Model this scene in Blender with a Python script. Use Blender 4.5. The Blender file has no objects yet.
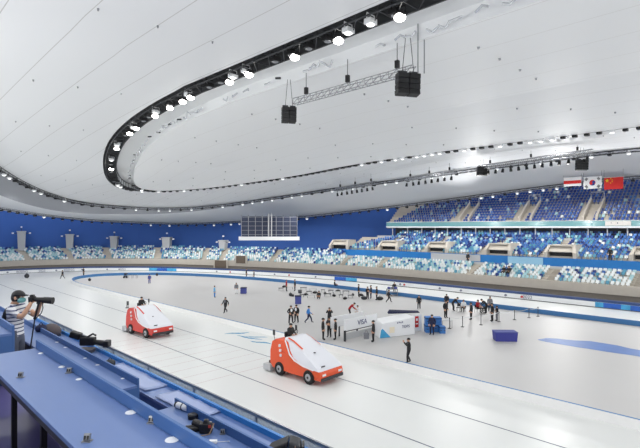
import bpy, bmesh, math, random
import numpy as np
from mathutils import Vector, Matrix
random.seed(7)
PI = math.pi
C = bpy.context.scene.collection
S2 = 2 ** -.5
F, CX, HY, CH = 472., 320., 227., 9.5          # focal length in pixels, centre column, horizon row, eye height

# ---------------------------------------------------------------- camera geometry helpers
def at(px, py, h=0.):
    """point of height h seen at a pixel of the photograph"""
    z = F * (CH - h) / (py - HY); r = (px - CX) / F * z
    return Vector(((z + r) * S2, (z - r) * S2, h))
def atX(px, py, X):
    """point on the vertical plane X = const seen at a pixel"""
    q = (px - CX) / F
    z = X / ((1 + q) * S2)
    return Vector((X, (1 - q) * z * S2, CH - (py - HY) / F * z))
def atZ(px, py, z):
    r = (px - CX) / F * z
    return Vector(((z + r) * S2, (z - r) * S2, CH - (py - HY) / F * z))
def px_of(x, y):
    z = (x + y) * S2; r = (x - y) * S2
    return CX + F * r / max(z, .01)

# ---------------------------------------------------------------- materials
MATS = {}
def mat(name, col, rough=.5, metal=0., emit=0., noise=0., nscale=4., spec=.5, alpha=1., trans=0., bump=0.):
    if name in MATS: return MATS[name]
    m = bpy.data.materials.new(name); m.use_nodes = True
    nt = m.node_tree; b = nt.nodes['Principled BSDF']
    c = tuple((x / 255.) for x in col)
    c = tuple(x / 12.92 if x <= .04045 else ((x + .055) / 1.055) ** 2.4 for x in c) + (1,)
    b.inputs['Base Color'].default_value = c
    b.inputs['Roughness'].default_value = rough
    b.inputs['Metallic'].default_value = metal
    b.inputs['Specular IOR Level'].default_value = spec
    b.inputs['Alpha'].default_value = alpha
    b.inputs['Transmission Weight'].default_value = trans
    if emit:
        b.inputs['Emission Color'].default_value = c
        b.inputs['Emission Strength'].default_value = emit
    if noise or bump:
        tc = nt.nodes.new('ShaderNodeTexCoord'); n = nt.nodes.new('ShaderNodeTexNoise')
        n.inputs['Scale'].default_value = nscale; n.inputs['Detail'].default_value = 5
        nt.links.new(tc.outputs['Object'], n.inputs['Vector'])
        if noise:
            mx = nt.nodes.new('ShaderNodeMix'); mx.data_type = 'RGBA'
            mx.inputs['A'].default_value = tuple(x * (1 - noise) for x in c[:3]) + (1,)
            mx.inputs['B'].default_value = tuple(min(1, x * (1 + noise)) for x in c[:3]) + (1,)
            nt.links.new(n.outputs['Fac'], mx.inputs['Factor'])
            nt.links.new(mx.outputs['Result'], b.inputs['Base Color'])
        if bump:
            bp = nt.nodes.new('ShaderNodeBump'); bp.inputs['Strength'].default_value = bump
            nt.links.new(n.outputs['Fac'], bp.inputs['Height'])
            nt.links.new(bp.outputs['Normal'], b.inputs['Normal'])
    MATS[name] = m
    return m

# ---------------------------------------------------------------- mesh builder
class MB:
    def __init__(s): s.v = []; s.f = []; s.m = []; s.uv = None
    def add(s, vs, fs, mi=0):
        n = len(s.v); s.v += [tuple(p) for p in vs]
        s.f += [tuple(i + n for i in f) for f in fs]; s.m += [mi] * len(fs); return s
    def box(s, c, d, rz=0., mi=0, M=None):
        hx, hy, hz = d[0] / 2, d[1] / 2, d[2] / 2
        R = M if M is not None else Matrix.Rotation(rz, 3, 'Z'); c = Vector(c)
        vs = [c + R @ Vector((x, y, z)) for x in (-hx, hx) for y in (-hy, hy) for z in (-hz, hz)]
        return s.add(vs, [(0, 1, 3, 2), (4, 6, 7, 5), (0, 4, 5, 1), (2, 3, 7, 6), (0, 2, 6, 4), (1, 5, 7, 3)], mi)
    def cyl(s, a, b, r0, r1=None, n=8, mi=0):
        a = Vector(a); b = Vector(b); r1 = r0 if r1 is None else r1
        d = (b - a).normalized(); u = d.orthogonal().normalized(); w = d.cross(u)
        ring = lambda p, r: [p + (u * math.cos(t) + w * math.sin(t)) * r for t in [2 * PI * i / n for i in range(n)]]
        vs = ring(a, r0) + ring(b, r1)
        fs = [(i, (i + 1) % n, n + (i + 1) % n, n + i) for i in range(n)] + [tuple(range(n - 1, -1, -1)), tuple(range(n, 2 * n))]
        return s.add(vs, fs, mi)
    def tube(s, pts, r, n=6, mi=0):
        P = [Vector(p) for p in pts]; vs = []
        u = None
        for i, p in enumerate(P):
            d = (P[min(i + 1, len(P) - 1)] - P[max(i - 1, 0)]).normalized()
            if u is None: u = d.orthogonal().normalized()
            u = (u - d * u.dot(d)).normalized(); w = d.cross(u)
            rr = r[i] if isinstance(r, (list, tuple)) else r
            vs += [p + (u * math.cos(2 * PI * k / n) + w * math.sin(2 * PI * k / n)) * rr for k in range(n)]
        fs = [(i * n + k, i * n + (k + 1) % n, (i + 1) * n + (k + 1) % n, (i + 1) * n + k) for i in range(len(P) - 1) for k in range(n)]
        fs += [tuple(range(n - 1, -1, -1)), tuple(range((len(P) - 1) * n, len(P) * n))]
        return s.add(vs, fs, mi)
    def ell(s, c, r, n=12, k=8, R=None, mi=0, z0=-1., z1=1.):
        c = Vector(c); vs = []; R = R or Matrix.Identity(3)
        a0, a1 = math.asin(z0), math.asin(z1)
        for j in range(k + 1):
            a = a0 + (a1 - a0) * j / k
            for i in range(n):
                t = 2 * PI * i / n
                vs.append(c + R @ Vector((r[0] * math.cos(a) * math.cos(t), r[1] * math.cos(a) * math.sin(t), r[2] * math.sin(a))))
        fs = [(j * n + i, j * n + (i + 1) % n, (j + 1) * n + (i + 1) % n, (j + 1) * n + i) for j in range(k) for i in range(n)]
        fs += [tuple(range(n - 1, -1, -1)), tuple(range(k * n, (k + 1) * n))]
        return s.add(vs, fs, mi)
    def prism(s, A, B, mi=0):
        """solid between two equal loops"""
        n = len(A)
        return s.add(list(A) + list(B), [tuple(range(n - 1, -1, -1)), tuple(range(n, 2 * n))] +
                     [(i, (i + 1) % n, n + (i + 1) % n, n + i) for i in range(n)], mi)
    def grid(s, rows, mi=0, uv=False):
        n = len(rows[0]); base = len(s.v)
        s.add([p for r in rows for p in r], [(j * n + i, j * n + i + 1, (j + 1) * n + i + 1, (j + 1) * n + i)
              for j in range(len(rows) - 1) for i in range(n - 1)], mi)
        if uv:
            s.uv = {base + j * n + i: (i / (n - 1), j / (len(rows) - 1)) for j in range(len(rows)) for i in range(n)}
        return s
    def mesh(s, name, mats):
        me = bpy.data.meshes.new(name); me.from_pydata(s.v, [], s.f)
        for m in (mats if isinstance(mats, (list, tuple)) else [mats]): me.materials.append(m)
        me.polygons.foreach_set('material_index', s.m)
        if s.uv:
            L = me.uv_layers.new(name='UVMap')
            for l in me.loops: L.data[l.index].uv = s.uv.get(l.vertex_index, (0, 0))
        return me
    def build(s, name, mats, parent=None, smooth=False, bevel=0., seg=2, sub=0):
        me = s.mesh(name, mats)
        bm = bmesh.new(); bm.from_mesh(me); bmesh.ops.recalc_face_normals(bm, faces=bm.faces)
        bm.to_mesh(me); bm.free()
        return link(name, me, parent, smooth, bevel, seg, sub)
def link(name, me, parent=None, smooth=False, bevel=0., seg=2, sub=0):
    o = bpy.data.objects.new(name, me); C.objects.link(o)
    if parent: o.parent = parent
    if smooth: me.polygons.foreach_set('use_smooth', [True] * len(me.polygons))
    if bevel:
        b = o.modifiers.new('b', 'BEVEL'); b.width = bevel; b.segments = seg; b.limit_method = 'ANGLE'
    if sub:
        q = o.modifiers.new('s', 'SUBSURF'); q.levels = sub; q.render_levels = sub
    return o
def tag(o, label, cat, group=None, kind=None):
    o['label'] = label; o['category'] = cat
    if group: o['group'] = group
    if kind: o['kind'] = kind
    return o
def thing(name, label, cat, loc=(0, 0, 0), rz=0., group=None):
    o = bpy.data.objects.new(name, None); C.objects.link(o)
    o.empty_display_size = .1
    o.location = loc; o.rotation_euler = (0, 0, rz)
    return tag(o, label, cat, group)
def struct(o, label=None, cat=None):
    o['kind'] = 'structure'
    if label: o['label'] = label
    o['category'] = cat or o.name.split('_')[0]
    return o
def dup(root, loc, rz=0., label=None, group=None, swap=None):
    def cp(o, par):
        c = o.copy(); C.objects.link(c)
        if par: c.parent = par
        if swap and o.type == 'MESH':
            for k in range(len(c.material_slots)):
                nm = c.material_slots[k].material.name
                if nm in swap:
                    c.material_slots[k].link = 'OBJECT'; c.material_slots[k].material = swap[nm]
        for ch in [x for x in o.children]: cp(ch, c)
        return c
    r = cp(root, None); r.location = loc; r.rotation_euler = (0, 0, rz)
    if label: r['label'] = label
    if group: r['group'] = group
    return r
def text(body, size, M, m, parent=None, name='lettering', ext=.004):
    cu = bpy.data.curves.new('t', 'FONT'); cu.body = body; cu.size = size; cu.extrude = ext
    cu.align_x = 'CENTER'; cu.align_y = 'CENTER'
    t = bpy.data.objects.new('t', cu); C.objects.link(t)
    bpy.context.view_layer.update()
    me = bpy.data.meshes.new_from_object(t.evaluated_get(bpy.context.evaluated_depsgraph_get()))
    bpy.data.objects.remove(t); me.transform(M); me.materials.clear(); me.materials.append(m)
    return link(name, me, parent)

# ---------------------------------------------------------------- paths
def catmull(P, step=.8):
    P = [np.array(p, float) for p in P]; out = []
    Q = [2 * P[0] - P[1]] + P + [2 * P[-1] - P[-2]]
    for i in range(1, len(Q) - 2):
        a, b, c, d = Q[i - 1:i + 3]
        n = max(2, int(np.linalg.norm(c - b) / step))
        for k in range(n):
            t = k / n
            out.append(.5 * (2 * b + (c - a) * t + (2 * a - 5 * b + 4 * c - d) * t * t + (3 * b - a - 3 * c + d) * t ** 3))
    out.append(P[-1]); return np.array(out)
class Path:
    def __init__(s, pts):
        s.p = np.array(pts); d = np.gradient(s.p, axis=0)
        d /= np.linalg.norm(d, axis=1)[:, None]; s.t = d; s.n = np.stack([d[:, 1], -d[:, 0]], 1)
        s.s = np.concatenate([[0], np.cumsum(np.linalg.norm(np.diff(s.p, axis=0), axis=1))])
        s.L = s.s[-1]
    def __call__(s, q, o=0.):
        f = lambda A: np.array([np.interp(q, s.s, A[:, 0]), np.interp(q, s.s, A[:, 1])])
        n = f(s.n); n /= np.linalg.norm(n); p = f(s.p) + n * o
        return p, n, math.atan2(n[1], n[0])
    def off(s, o): return Path(s.p + s.n * o)
    def cut(s, s0, s1, n=None):
        n = n or max(2, int((s1 - s0) / .9)); q = np.linspace(s0, s1, n)
        return Path(np.stack([np.interp(q, s.s, s.p[:, 0]), np.interp(q, s.s, s.p[:, 1])], 1))
    def at_px(s, px, o=0., ymin=0.):
        P = s.p + s.n * o
        d = np.array([abs(px_of(x, y) - px) if y > ymin else 1e9 for x, y in P])
        return s.s[int(d.argmin())]
    def sweep(s, prof, mb=None, mi=0, closed=False):
        mb = mb or MB()
        rows = [[(p[0] + n[0] * o, p[1] + n[1] * o, h) for p, n in zip(s.p, s.n)] for o, h in prof]
        if closed: rows.append(rows[0])
        mb.grid(rows, mi); return mb

PAD = Path(catmull([(62.5, -45), (62.5, -20), (62.5, 10), (62.5, 30), (62.4, 45), (61.6, 57), (58.6, 70), (54, 83), (47.7, 96),
                    (41, 103.5), (34.6, 108.3), (22, 112), (10, 108.5), (2, 101), (-3, 90)]))
MAT = Path(catmull([(53.5, -45), (53.5, -20), (53.5, 10), (53.5, 30), (53.6, 45), (53.1, 58), (51.5, 68.5), (48.2, 80), (43.5, 88.5),
                    (36.5, 93.8), (31.5, 93.6), (28, 89.5), (26.4, 82), (26.2, 70), (26.2, 50), (26.2, 20), (26.2, -10), (26.2, -45)], .7))

# ---------------------------------------------------------------- materials used
M_ice = mat('ice', (226, 228, 226), .3, noise=.02, nscale=.35, spec=.35)
M_infield = mat('infield_floor', (194, 193, 192), .5, noise=.03, nscale=.25, spec=.3)
M_navyline = mat('navy_line', (60, 70, 100), .6)
M_blue_mat = mat('blue_mat', (62, 118, 172), .5)
M_white = mat('white_paint', (236, 238, 240), .5)
M_snow = mat('white_foam', (240, 240, 238), .7, noise=.03, nscale=3)
M_conc = mat('concrete', (196, 189, 178), .8, noise=.08, nscale=1.5)
M_conc2 = mat('shaded_concrete', (126, 120, 112), .8, noise=.1, nscale=2)  # darker grey-brown concrete for corridor, service strip and stair flights
M_grey = mat('light_grey', (190, 192, 194), .6)
M_navy = mat('navy_cap', (52, 74, 122), .5)
M_wall = mat('blue_wall', (58, 102, 182), .7, noise=.06, nscale=.3)
M_black = mat('black', (22, 22, 25), .5)
M_dark = mat('dark_grey', (48, 50, 54), .5)
M_steel = mat('steel', (150, 152, 156), .35, .6)
M_glass = mat('teal_glass', (140, 200, 205), .1, alpha=.55)
M_bluewave = mat('blue_banner', (28, 118, 190), .5, noise=.12, nscale=.6)
M_dim = mat('interior_shade', (70, 72, 78), .8)  # dark colour stands in for the shade under the balcony

# ================================================================ ICE AND INFIELD
mb = MB().add([(-6, -60, 0), (100, -60, 0), (100, 150, 0), (-60, 150, 0), (-60, -60, 0)], [(0, 1, 2, 3, 4)])
ice = struct(mb.build('floor_ice', M_ice), 'white ice sheet of the speed skating oval', 'floor')
pts = [tuple(p) + (.004,) for p in MAT.p]
infield = struct(MB().add(pts, [tuple(range(len(pts)))]).build('floor_infield', M_infield), 'pale grey infield floor inside the oval', 'floor')
def strip(x0, y0, x1, y1, w, name, m, parent=ice, z=.004):
    d = Vector((x1 - x0, y1 - y0, 0)).normalized(); n = Vector((-d.y, d.x, 0)) * w / 2
    a, b = Vector((x0, y0, z)), Vector((x1, y1, z))
    return MB().add([a - n, b - n, b + n, a + n], [(0, 1, 2, 3)]).build(name, m, parent)
# lane lines: two straights joined by the far curve
for xl, xr, rr in ((17.8, 58.6, 0), (21.8, 57.4, 0)):
    P = Path(catmull([(xl, -45), (xl, 0), (xl, 30), (xl, 60), (xl, 80), (xl, 98)], 1.))
    b = MB(); b.grid([[(p[0] + n[0] * o, p[1] + n[1] * o, .004) for p, n in zip(P.p, P.n)] for o in (-.035, .035)])
    b.build('lane_line', M_navyline, ice)
M_faint = mat('faint_line', (190, 165, 165), .7)
for k in range(10):
    y = 25.5 + k * 1.55
    strip(13.5, y, 21.6, y, .035, 'distance_line', M_faint)
strip(17.8, 40.2, 21.6, 40.2, .06, 'distance_line', M_faint)
# blue brush mark painted in the warm-up lane
M_bmark = mat('blue_paint', (72, 150, 190), .6)
def wave(p0, p1, w, name, m, parent, seed, z=.006, n=18, pw=.8):
    r = random.Random(seed); a = Vector(p0); b = Vector(p1); d = (b - a); q = Vector((-d.y, d.x, 0)).normalized()
    top, bot = [], []
    for i in range(n + 1):
        t = i / n; ww = w * (math.sin(PI * min(1, t * 1.0)) ** pw) * (.6 + .5 * r.random())
        c = a + d * t + q * (math.sin(t * 7 + seed) * w * .25); c.z = z
        top.append(c + q * ww * .5); bot.append(c - q * ww * .5)
    return MB().grid([top, bot]).build(name, m, parent)
for i, (a, b, w) in enumerate((((224, 334), (250, 332.5), .5), ((236, 335.5), (262, 340), .35), ((245, 336.5), (268, 337.5), .3), ((250, 341), (272, 344), .4))):
    wave(at(*a), at(*b), w, 'blue_lettering', M_bmark, ice, i)
# blue wave painted on the infield at the right
M_bw = mat('wave_blue', (50, 104, 178), .5, noise=.25, nscale=.8)
a, b = at(538, 339.5), at(700, 372)
b1 = MB(); top = []; bot = []
for (x, yt, yb) in ((538, 339.6, 340.2), (546, 338.2, 342), (556, 338.6, 343.8), (566, 339.8, 345.4), (576, 340.6, 347.2), (590, 341.2, 349.2), (603, 343.2, 351.4), (618, 345.6, 353.6), (630, 348.6, 355.2), (642, 350.6, 357.2), (660, 354, 360), (690, 361, 363)):
    p = at(x, yt); q = at(x, yb); p.z = q.z = .012; top.append(p); bot.append(q)
b1.grid([top, bot]).build('wave_marking', M_bw, infield)

# inner foam mats round the infield
mb = MAT.cut(0, MAT.L, 260).sweep([(-.05, 0), (-.05, .5)], mi=0)
o = mb.build('face', [M_blue_mat])
root = thing('foam_barrier', 'low foam barrier, white outside and blue inside, along the inner edge of the track', 'barrier', (0, 0, 0))
o.name = 'inner_face'; o.parent = root
MAT.cut(0, MAT.L, 260).sweep([(.12, .0), (.12, .5)]).build('outer_face', M_snow, root)
MAT.cut(0, MAT.L, 260).sweep([(-.05, .5), (.12, .5)]).build('top_edge', M_blue_mat, root)

# ================================================================ OUTER SAFETY PADDING
padroot = thing('safety_padding', 'white padded board wall with a navy top round the outside of the far track', 'padding', (0, 0, 0))
P = PAD.cut(0, PAD.L)
P.sweep([(0, 0), (0, .66)]).build('padding_face', M_white, padroot)
P.sweep([(-.02, .66), (-.02, .95), (.55, .95), (.55, .0)]).build('top_band', M_navy, padroot)
P.sweep([(-.03, 0), (-.03, .07)]).build('kick_strip', M_dark, padroot)
# blue artwork panels on the padding
M_art = mat('padding_art', (70, 165, 215), .5, noise=.5, nscale=1.2)
M_art2 = mat('padding_art_deep', (36, 96, 190), .5, noise=.3, nscale=1.2)
for p0, p1, m in ((150, 158, M_art), (158, 167, M_art2), (167, 176, M_art), (336, 346, M_art2), (346, 356, M_art), (592, 604, M_art), (604, 618, M_art2), (618, 628, M_art), (628, 650, M_art2)):
    s0, s1 = sorted((PAD.at_px(p0), PAD.at_px(p1)))
    PAD.cut(s0, s1, 8).sweep([(-.035, .08), (-.035, .64)]).build('artwork_panel', m, padroot)
M_ink = mat('ink', (128, 128, 146), .6); M_red = mat('red_mark', (190, 50, 60), .6)
def on_pad(px, dz=.36):
    s = PAD.at_px(px); p, n, a = PAD(s, -.05)
    X = Vector((n[1], -n[0], 0)); Y = Vector((0, 0, 1)); Z = Vector((-n[0], -n[1], 0))
    M = Matrix(((X.x, Y.x, Z.x, p[0]), (X.y, Y.y, Z.y, p[1]), (0, 1, Z.z, dz), (0, 0, 0, 1)))
    return M
for px, tx in ((22, 'BEIJING'), (41, '2022'), (70, 'BEIJING'), (124, '2022'), (527, '2022')):
    text(tx, .62, on_pad(px), M_ink, padroot)
for px in (8, 58, 84, 106, 119, 218, 232, 276, 290, 314, 400, 404, 440, 462, 505, 519.5):
    b = MB().add([on_pad(px) @ Vector(v) for v in ((-.22, -.12, 0), (.03, -.17, 0), (.22, .0, 0), (.06, .16, 0), (-.13, .13, 0))], [(0, 1, 2, 3, 4)])
    b.build('emblem', M_red if px in (232, 290, 519.5, 404) else M_ink, padroot)

# ================================================================ LOWER STAND
s_sw = PAD.at_px(318)                 # where the straight stand meets the end stand
b = PAD.cut(0, PAD.L).sweep([(.55, .02), (3.0, .02)])
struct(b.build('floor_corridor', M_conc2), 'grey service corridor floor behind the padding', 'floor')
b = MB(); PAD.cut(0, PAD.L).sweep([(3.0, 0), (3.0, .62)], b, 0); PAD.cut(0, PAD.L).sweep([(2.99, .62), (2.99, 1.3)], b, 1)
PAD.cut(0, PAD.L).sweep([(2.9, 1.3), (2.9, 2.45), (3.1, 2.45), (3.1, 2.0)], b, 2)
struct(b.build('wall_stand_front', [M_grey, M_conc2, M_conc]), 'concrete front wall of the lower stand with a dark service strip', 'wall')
PAL = {k: mat('seat_' + k, c, .4) for k, c in (('white', (236, 240, 240)), ('pale', (176, 212, 218)), ('teal', (92, 158, 184)),
       ('blue', (62, 112, 178)), ('deep', (28, 56, 128)), ('royal', (46, 84, 162)), ('sky', (96, 140, 205)))}
PK = list(PAL); PM = [PAL[k] for k in PK]
seats = []                            # (x, y, z, rz, colour index, block)
def seat_row(base, o, h, s0, s1, gaps, weights, block, pitch=.54):
    r = base.cut(s0, s1); p = r.off(o)
    n = int(p.L / pitch)
    for k in range(n):
        q = (k + .5) * pitch
        c, nn, a = p(q)
        sb = s0 + q / p.L * (s1 - s0)
        if any(abs(sb - g) < w for g, w in gaps): continue
        if random.random() < .03: continue
        w = [x for x in weights]
        seats.append((c[0], c[1], h, a, random.choices(range(len(PK)), w)[0], block))
#          white pale teal blue deep royal sky
W_LOW = (46, 30, 14, 7, 3, 0, 0)
W_LOWT = (24, 26, 16, 16, 14, 0, 4)
W_MID = (12, 20, 24, 22, 14, 0, 8)
W_MIDT = (5, 10, 14, 34, 27, 0, 10)
W_UP = (1.5, 3, 1.5, 8, 10, 70, 6)
ais_st = [PAD.at_px(x, 5.) for x in (345, 384, 478, 553, 637)]
ais_end = [PAD.at_px(x, 6.) for x in (40, 82, 124, 171, 217, 232, 279)]
s_near = PAD.at_px(700, 4., -5)
def tier(base, name, o0, h0, rows, dep, rise, s0, s1, label):
    prof = []
    for i in range(rows):
        prof += [(o0 + i * dep, h0 + i * rise), (o0 + (i + 1) * dep, h0 + i * rise)]
    prof += [(o0 + rows * dep, h0 + rows * rise)]
    bb = MB(); p = base.cut(s0, s1); p.sweep(prof, bb)
    for e in (0, -1):                 # end caps
        q, nn = p.p[e], p.n[e]
        loop = [(q[0] + nn[0] * o, q[1] + nn[1] * o, h) for o, h in prof] + [(q[0] + nn[0] * prof[-1][0], q[1] + nn[1] * prof[-1][0], h0 - 1), (q[0] + nn[0] * o0, q[1] + nn[1] * o0, h0 - 1)]
        bb.add(loop, [tuple(range(len(loop)))])
    return struct(bb.build(name, M_conc), label, 'stand')
# straight side: five rows, a pale lip, a passage, then the banner wall and the middle tier
tier(PAD, 'floor_lower_tier', 3.1, 2.15, 6, .667, .25, 0, s_sw, 'concrete steps of the lower stand along the far straight')
tier(PAD, 'floor_end_tier', 3.1, 2.15, 10, .65, .25, s_sw, PAD.L, 'concrete steps of the stand round the far bend')
for i in range(6): seat_row(PAD, 3.5 + .667 * i, 2.15 + .25 * i, s_near, s_sw, [(g, .7) for g in ais_st], W_LOW, 'low')
for i in range(10): seat_row(PAD, 3.5 + .65 * i, 2.15 + .25 * i, s_sw, PAD.L, [(g, .65) for g in ais_end], W_LOW if i < 5 else (W_LOWT if i < 8 else (14, 18, 16, 24, 24, 0, 4)), 'end')
b = PAD.cut(0, s_sw).sweep([(7.1, 3.65), (7.1, 4.0), (7.35, 4.0), (7.35, 3.6), (9.5, 3.6)])
struct(b.build('trim_lip', M_grey), 'pale parapet at the top of the lower stand', 'trim')
# aisles: stairs down through the rows
M_ais = mat('aisle_concrete', (166, 159, 148), .85, noise=.1)
for k, g in enumerate(ais_st + ais_end):
    rows = 5 if g in ais_st else 8
    root = thing('aisle_stairs', '', 'stairs', (0, 0, 0), 0, 'aisle stairs through the lower stand')
    root['label'] = 'concrete aisle stairs running down between the pale seats of the lower stand'
    bb = MB()
    for i in range(rows * 2):
        o = 3.15 + i * .4; c, n, a = PAD(g, o + .2)
        bb.box((c[0], c[1], 2.15 + .15 * i + .05), (.4, .95, .16), a)
    bb.build('steps', M_ais, root)
# banner wall, middle tier, back seats
b = MB(); PAD.cut(0, s_sw + 3).sweep([(9.5, 3.6), (9.5, 5.05), (9.8, 5.05), (9.8, 4.6)], b)
bw = thing('blue_banner', 'bright blue banner wall running along the front of the middle tier', 'banner', (0, 0, 0))
b.build('banner_face', M_bluewave, bw)
for _p0, _p1, _l in ((433, 480, 'pale grey banner hung over the left half of the blue banner wall'), (508, 542, 'pale blue banner hung over the blue banner wall left of the entrance below the flags')):
    _a, _b = sorted((PAD.at_px(_p0, 9.5), PAD.at_px(_p1, 9.5))); t = thing('hung_banner', _l, 'banner', (0, 0, 0))
    PAD.cut(_a, _b, 10).sweep([(9.4, 3.95), (9.4, 4.98), (9.46, 4.98), (9.46, 3.95)], closed=True).build('cloth', M_grey if _p0 < 500 else mat('banner_pale', (150, 196, 222), .6), t)
s_mid = PAD.at_px(352, 12.)
vom_px = (342, 390, 438, 498, 564, 648)
vom_s = [PAD.at_px(x, 10.5) for x in vom_px]
tier(PAD, 'floor_middle_tier', 9.8, 5.0, 9, .711, .267, 0, s_mid, 'concrete steps of the middle tier')
for i in range(9):
    g = [(x, 2.3 - .1 * i if i < 5 else .5) for x in vom_s]
    seat_row(PAD, 10.25 + .711 * i, 5.0 + .267 * i, s_near, s_mid + 2 - i * .9, g, W_MID if i < 3 else W_MIDT, 'mid')
b = PAD.cut(0, s_mid - 3).sweep([(16.2, 7.3), (16.2, 7.75), (16.3, 7.75), (16.3, 7.4), (21.5, 7.4)])
struct(b.build('trim_rail', M_grey), 'pale rail between the middle tier and the rows behind it', 'trim')
for i in range(3): seat_row(PAD, 17.0 + .9 * i, 7.5 + .3 * i, s_near, s_mid - 6, [], W_MIDT, 'back')
s_bal = PAD.at_px(384, 17.5)
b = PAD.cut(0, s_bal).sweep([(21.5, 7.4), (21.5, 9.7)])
struct(b.build('wall_concourse', M_dim), 'concourse back wall under the balcony, its shade put into a dark colour', 'wall')
# balcony with glass front and upper tier
b = MB(); PAD.cut(0, s_bal).sweep([(17.5, 9.35), (17.5, 9.62), (18.3, 9.62), (18.3, 9.35)], b, 0, True); PAD.cut(0, s_bal).sweep([(18.3, 9.4), (22, 9.4)], b, 0)
struct(b.build('trim_balcony', M_white), 'white edge slab of the upper balcony', 'trim')
b = PAD.cut(0, s_bal).sweep([(17.55, 9.62), (17.55, 10.45), (17.6, 10.45), (17.6, 9.62)])
g = thing('glass_balustrade', 'teal glass balustrade along the front of the upper balcony', 'balustrade', (0, 0, 0))
b.build('glass_panel', M_glass, g); PAD.cut(0, s_bal).sweep([(17.5, 10.45), (17.5, 10.52), (17.66, 10.52), (17.66, 10.45)], closed=True).build('top_rail', M_white, g)
_a, _b = sorted((PAD.at_px(603, 17.5), PAD.at_px(634, 17.5))); bn = thing('paper_banner', 'pale banner with small dark lettering on the balcony glass at the right', 'banner', (0, 0, 0))
PAD.cut(_a, _b, 6).sweep([(17.5, 9.7), (17.5, 10.38), (17.53, 10.38), (17.53, 9.7)], closed=True).build('banner_cloth', mat('banner_cream', (226, 222, 216), .7), bn)
for _k in range(5):
    c, n, a = PAD(PAD.at_px(613.5 + _k * 1.5, 17.5), 17.48); o = MB().box((0, 0, 0), (.02, .11, .16 + .06 * (_k % 2))).build('letter_block', M_ink, bn); o.location = (c[0], c[1], 10.1); o.rotation_euler.z = a
tier(PAD, 'floor_upper_tier', 17.9, 10.2, 15, .7, .49, 0, s_bal, 'steps of the upper tier')
up_s = [PAD.at_px(x, 20.) for x in (468, 528, 591)]
for i in range(14):
    seat_row(PAD, 18.4 + .7 * i, 10.2 + .49 * i, s_near, s_bal - .5 - i * .5, [(x, 1.25) for x in up_s] if i < 6 else [], W_UP, 'up', .54)
# columns under the balcony
for k, q in enumerate(np.arange(s_near + 2, s_bal, 2.6)):
    c, n, a = PAD(q, 17.9)
    col = MB().box((0, 0, .95), (.14, .14, 1.9)); 
    t = tag(col.build('steel_column', M_grey), 'slim pale steel post holding up the balcony edge', 'column', 'posts under the balcony')
    t.location = (c[0], c[1], 7.42); t.rotation_euler.z = a
# concrete portals of the middle tier
def vomitory(s, label):
    c, n, a = PAD(s, 9.6)
    t = thing('stand_entrance', label, 'stadium entrance', (c[0], c[1], 4.6), a, 'concrete entrances in the middle tier')
    for sg in (-1, 1):
        MB().prism([(0, sg * 1.75, 0), (0, sg * 1.75, 1.25), (.9, sg * 1.45, 2.3), (4.2, sg * 1.45, 2.3), (4.2, sg * 1.75, 0)],
                   [(0, sg * 2.2, 0), (0, sg * 2.2, 1.25), (.9, sg * 1.8, 2.3), (4.2, sg * 1.8, 2.3), (4.2, sg * 2.2, 0)]).build('side_wall', M_conc, t)
    MB().box((2.5, 0, 2.2), (3.6, 3.2, .2)).build('roof_slab', M_conc, t)
    MB().box((.75, 0, 1.65), (.15, 3.2, .95), M=Matrix.Rotation(.7, 3, 'Y')).build('front_slab', M_conc, t)
    MB().box((1.2, 0, .55), (.1, 3.4, 1.3)).build('opening', M_black, t)  # black panel stands in for the shade inside the entrance
for s, px in zip(vom_s, vom_px):
    vomitory(s, {342: 'concrete stand entrance at the far left end of the blue banner', 390: 'second concrete stand entrance along the blue banner from its left end',
             438: 'third concrete stand entrance from the left, below the left part of the balcony', 498: 'concrete stand entrance behind a group of seated spectators, fourth from the left',
             564: 'concrete stand entrance in the middle tier below the flags', 648: 'concrete stand entrance cut by the right edge of the photo'}[px])
for s, px in zip(up_s, (468, 528, 591)):
    c, n, a = PAD(s, 18.3)
    t = thing('upper_stairs', {468: 'concrete stairwell in the blue upper seats, smallest and leftmost of three', 528: 'concrete stairwell in the blue upper seats, middle one of three',
              591: 'concrete stairwell in the upper seats right below the hanging flags'}[px], 'stairwell', (c[0], c[1], 10.2), a, 'stairwells of the upper tier')
    for sg in (-1, 1):
        MB().prism([(0, sg * .78, 0), (0, sg * .78, 1.0), (1.0, sg * .78, 1.7), (4.3, sg * .78, 4.0), (4.3, sg * .78, 2.5)],
                   [(0, sg * 1.12, 0), (0, sg * 1.12, 1.0), (1.0, sg * 1.12, 1.7), (4.3, sg * 1.12, 4.0), (4.3, sg * 1.12, 2.5)]).build('side_wall', M_conc, t)
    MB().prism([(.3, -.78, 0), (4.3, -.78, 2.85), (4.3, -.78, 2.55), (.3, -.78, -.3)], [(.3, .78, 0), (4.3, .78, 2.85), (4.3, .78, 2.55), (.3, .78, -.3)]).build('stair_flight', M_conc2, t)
    rail = MB(); rail.tube([(4.3, -.95, 3.9), (4.3, -.95, 4.9), (4.3, .95, 4.9), (4.3, .95, 3.9)], .05); rail.build('handrail', M_white, t)
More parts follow.
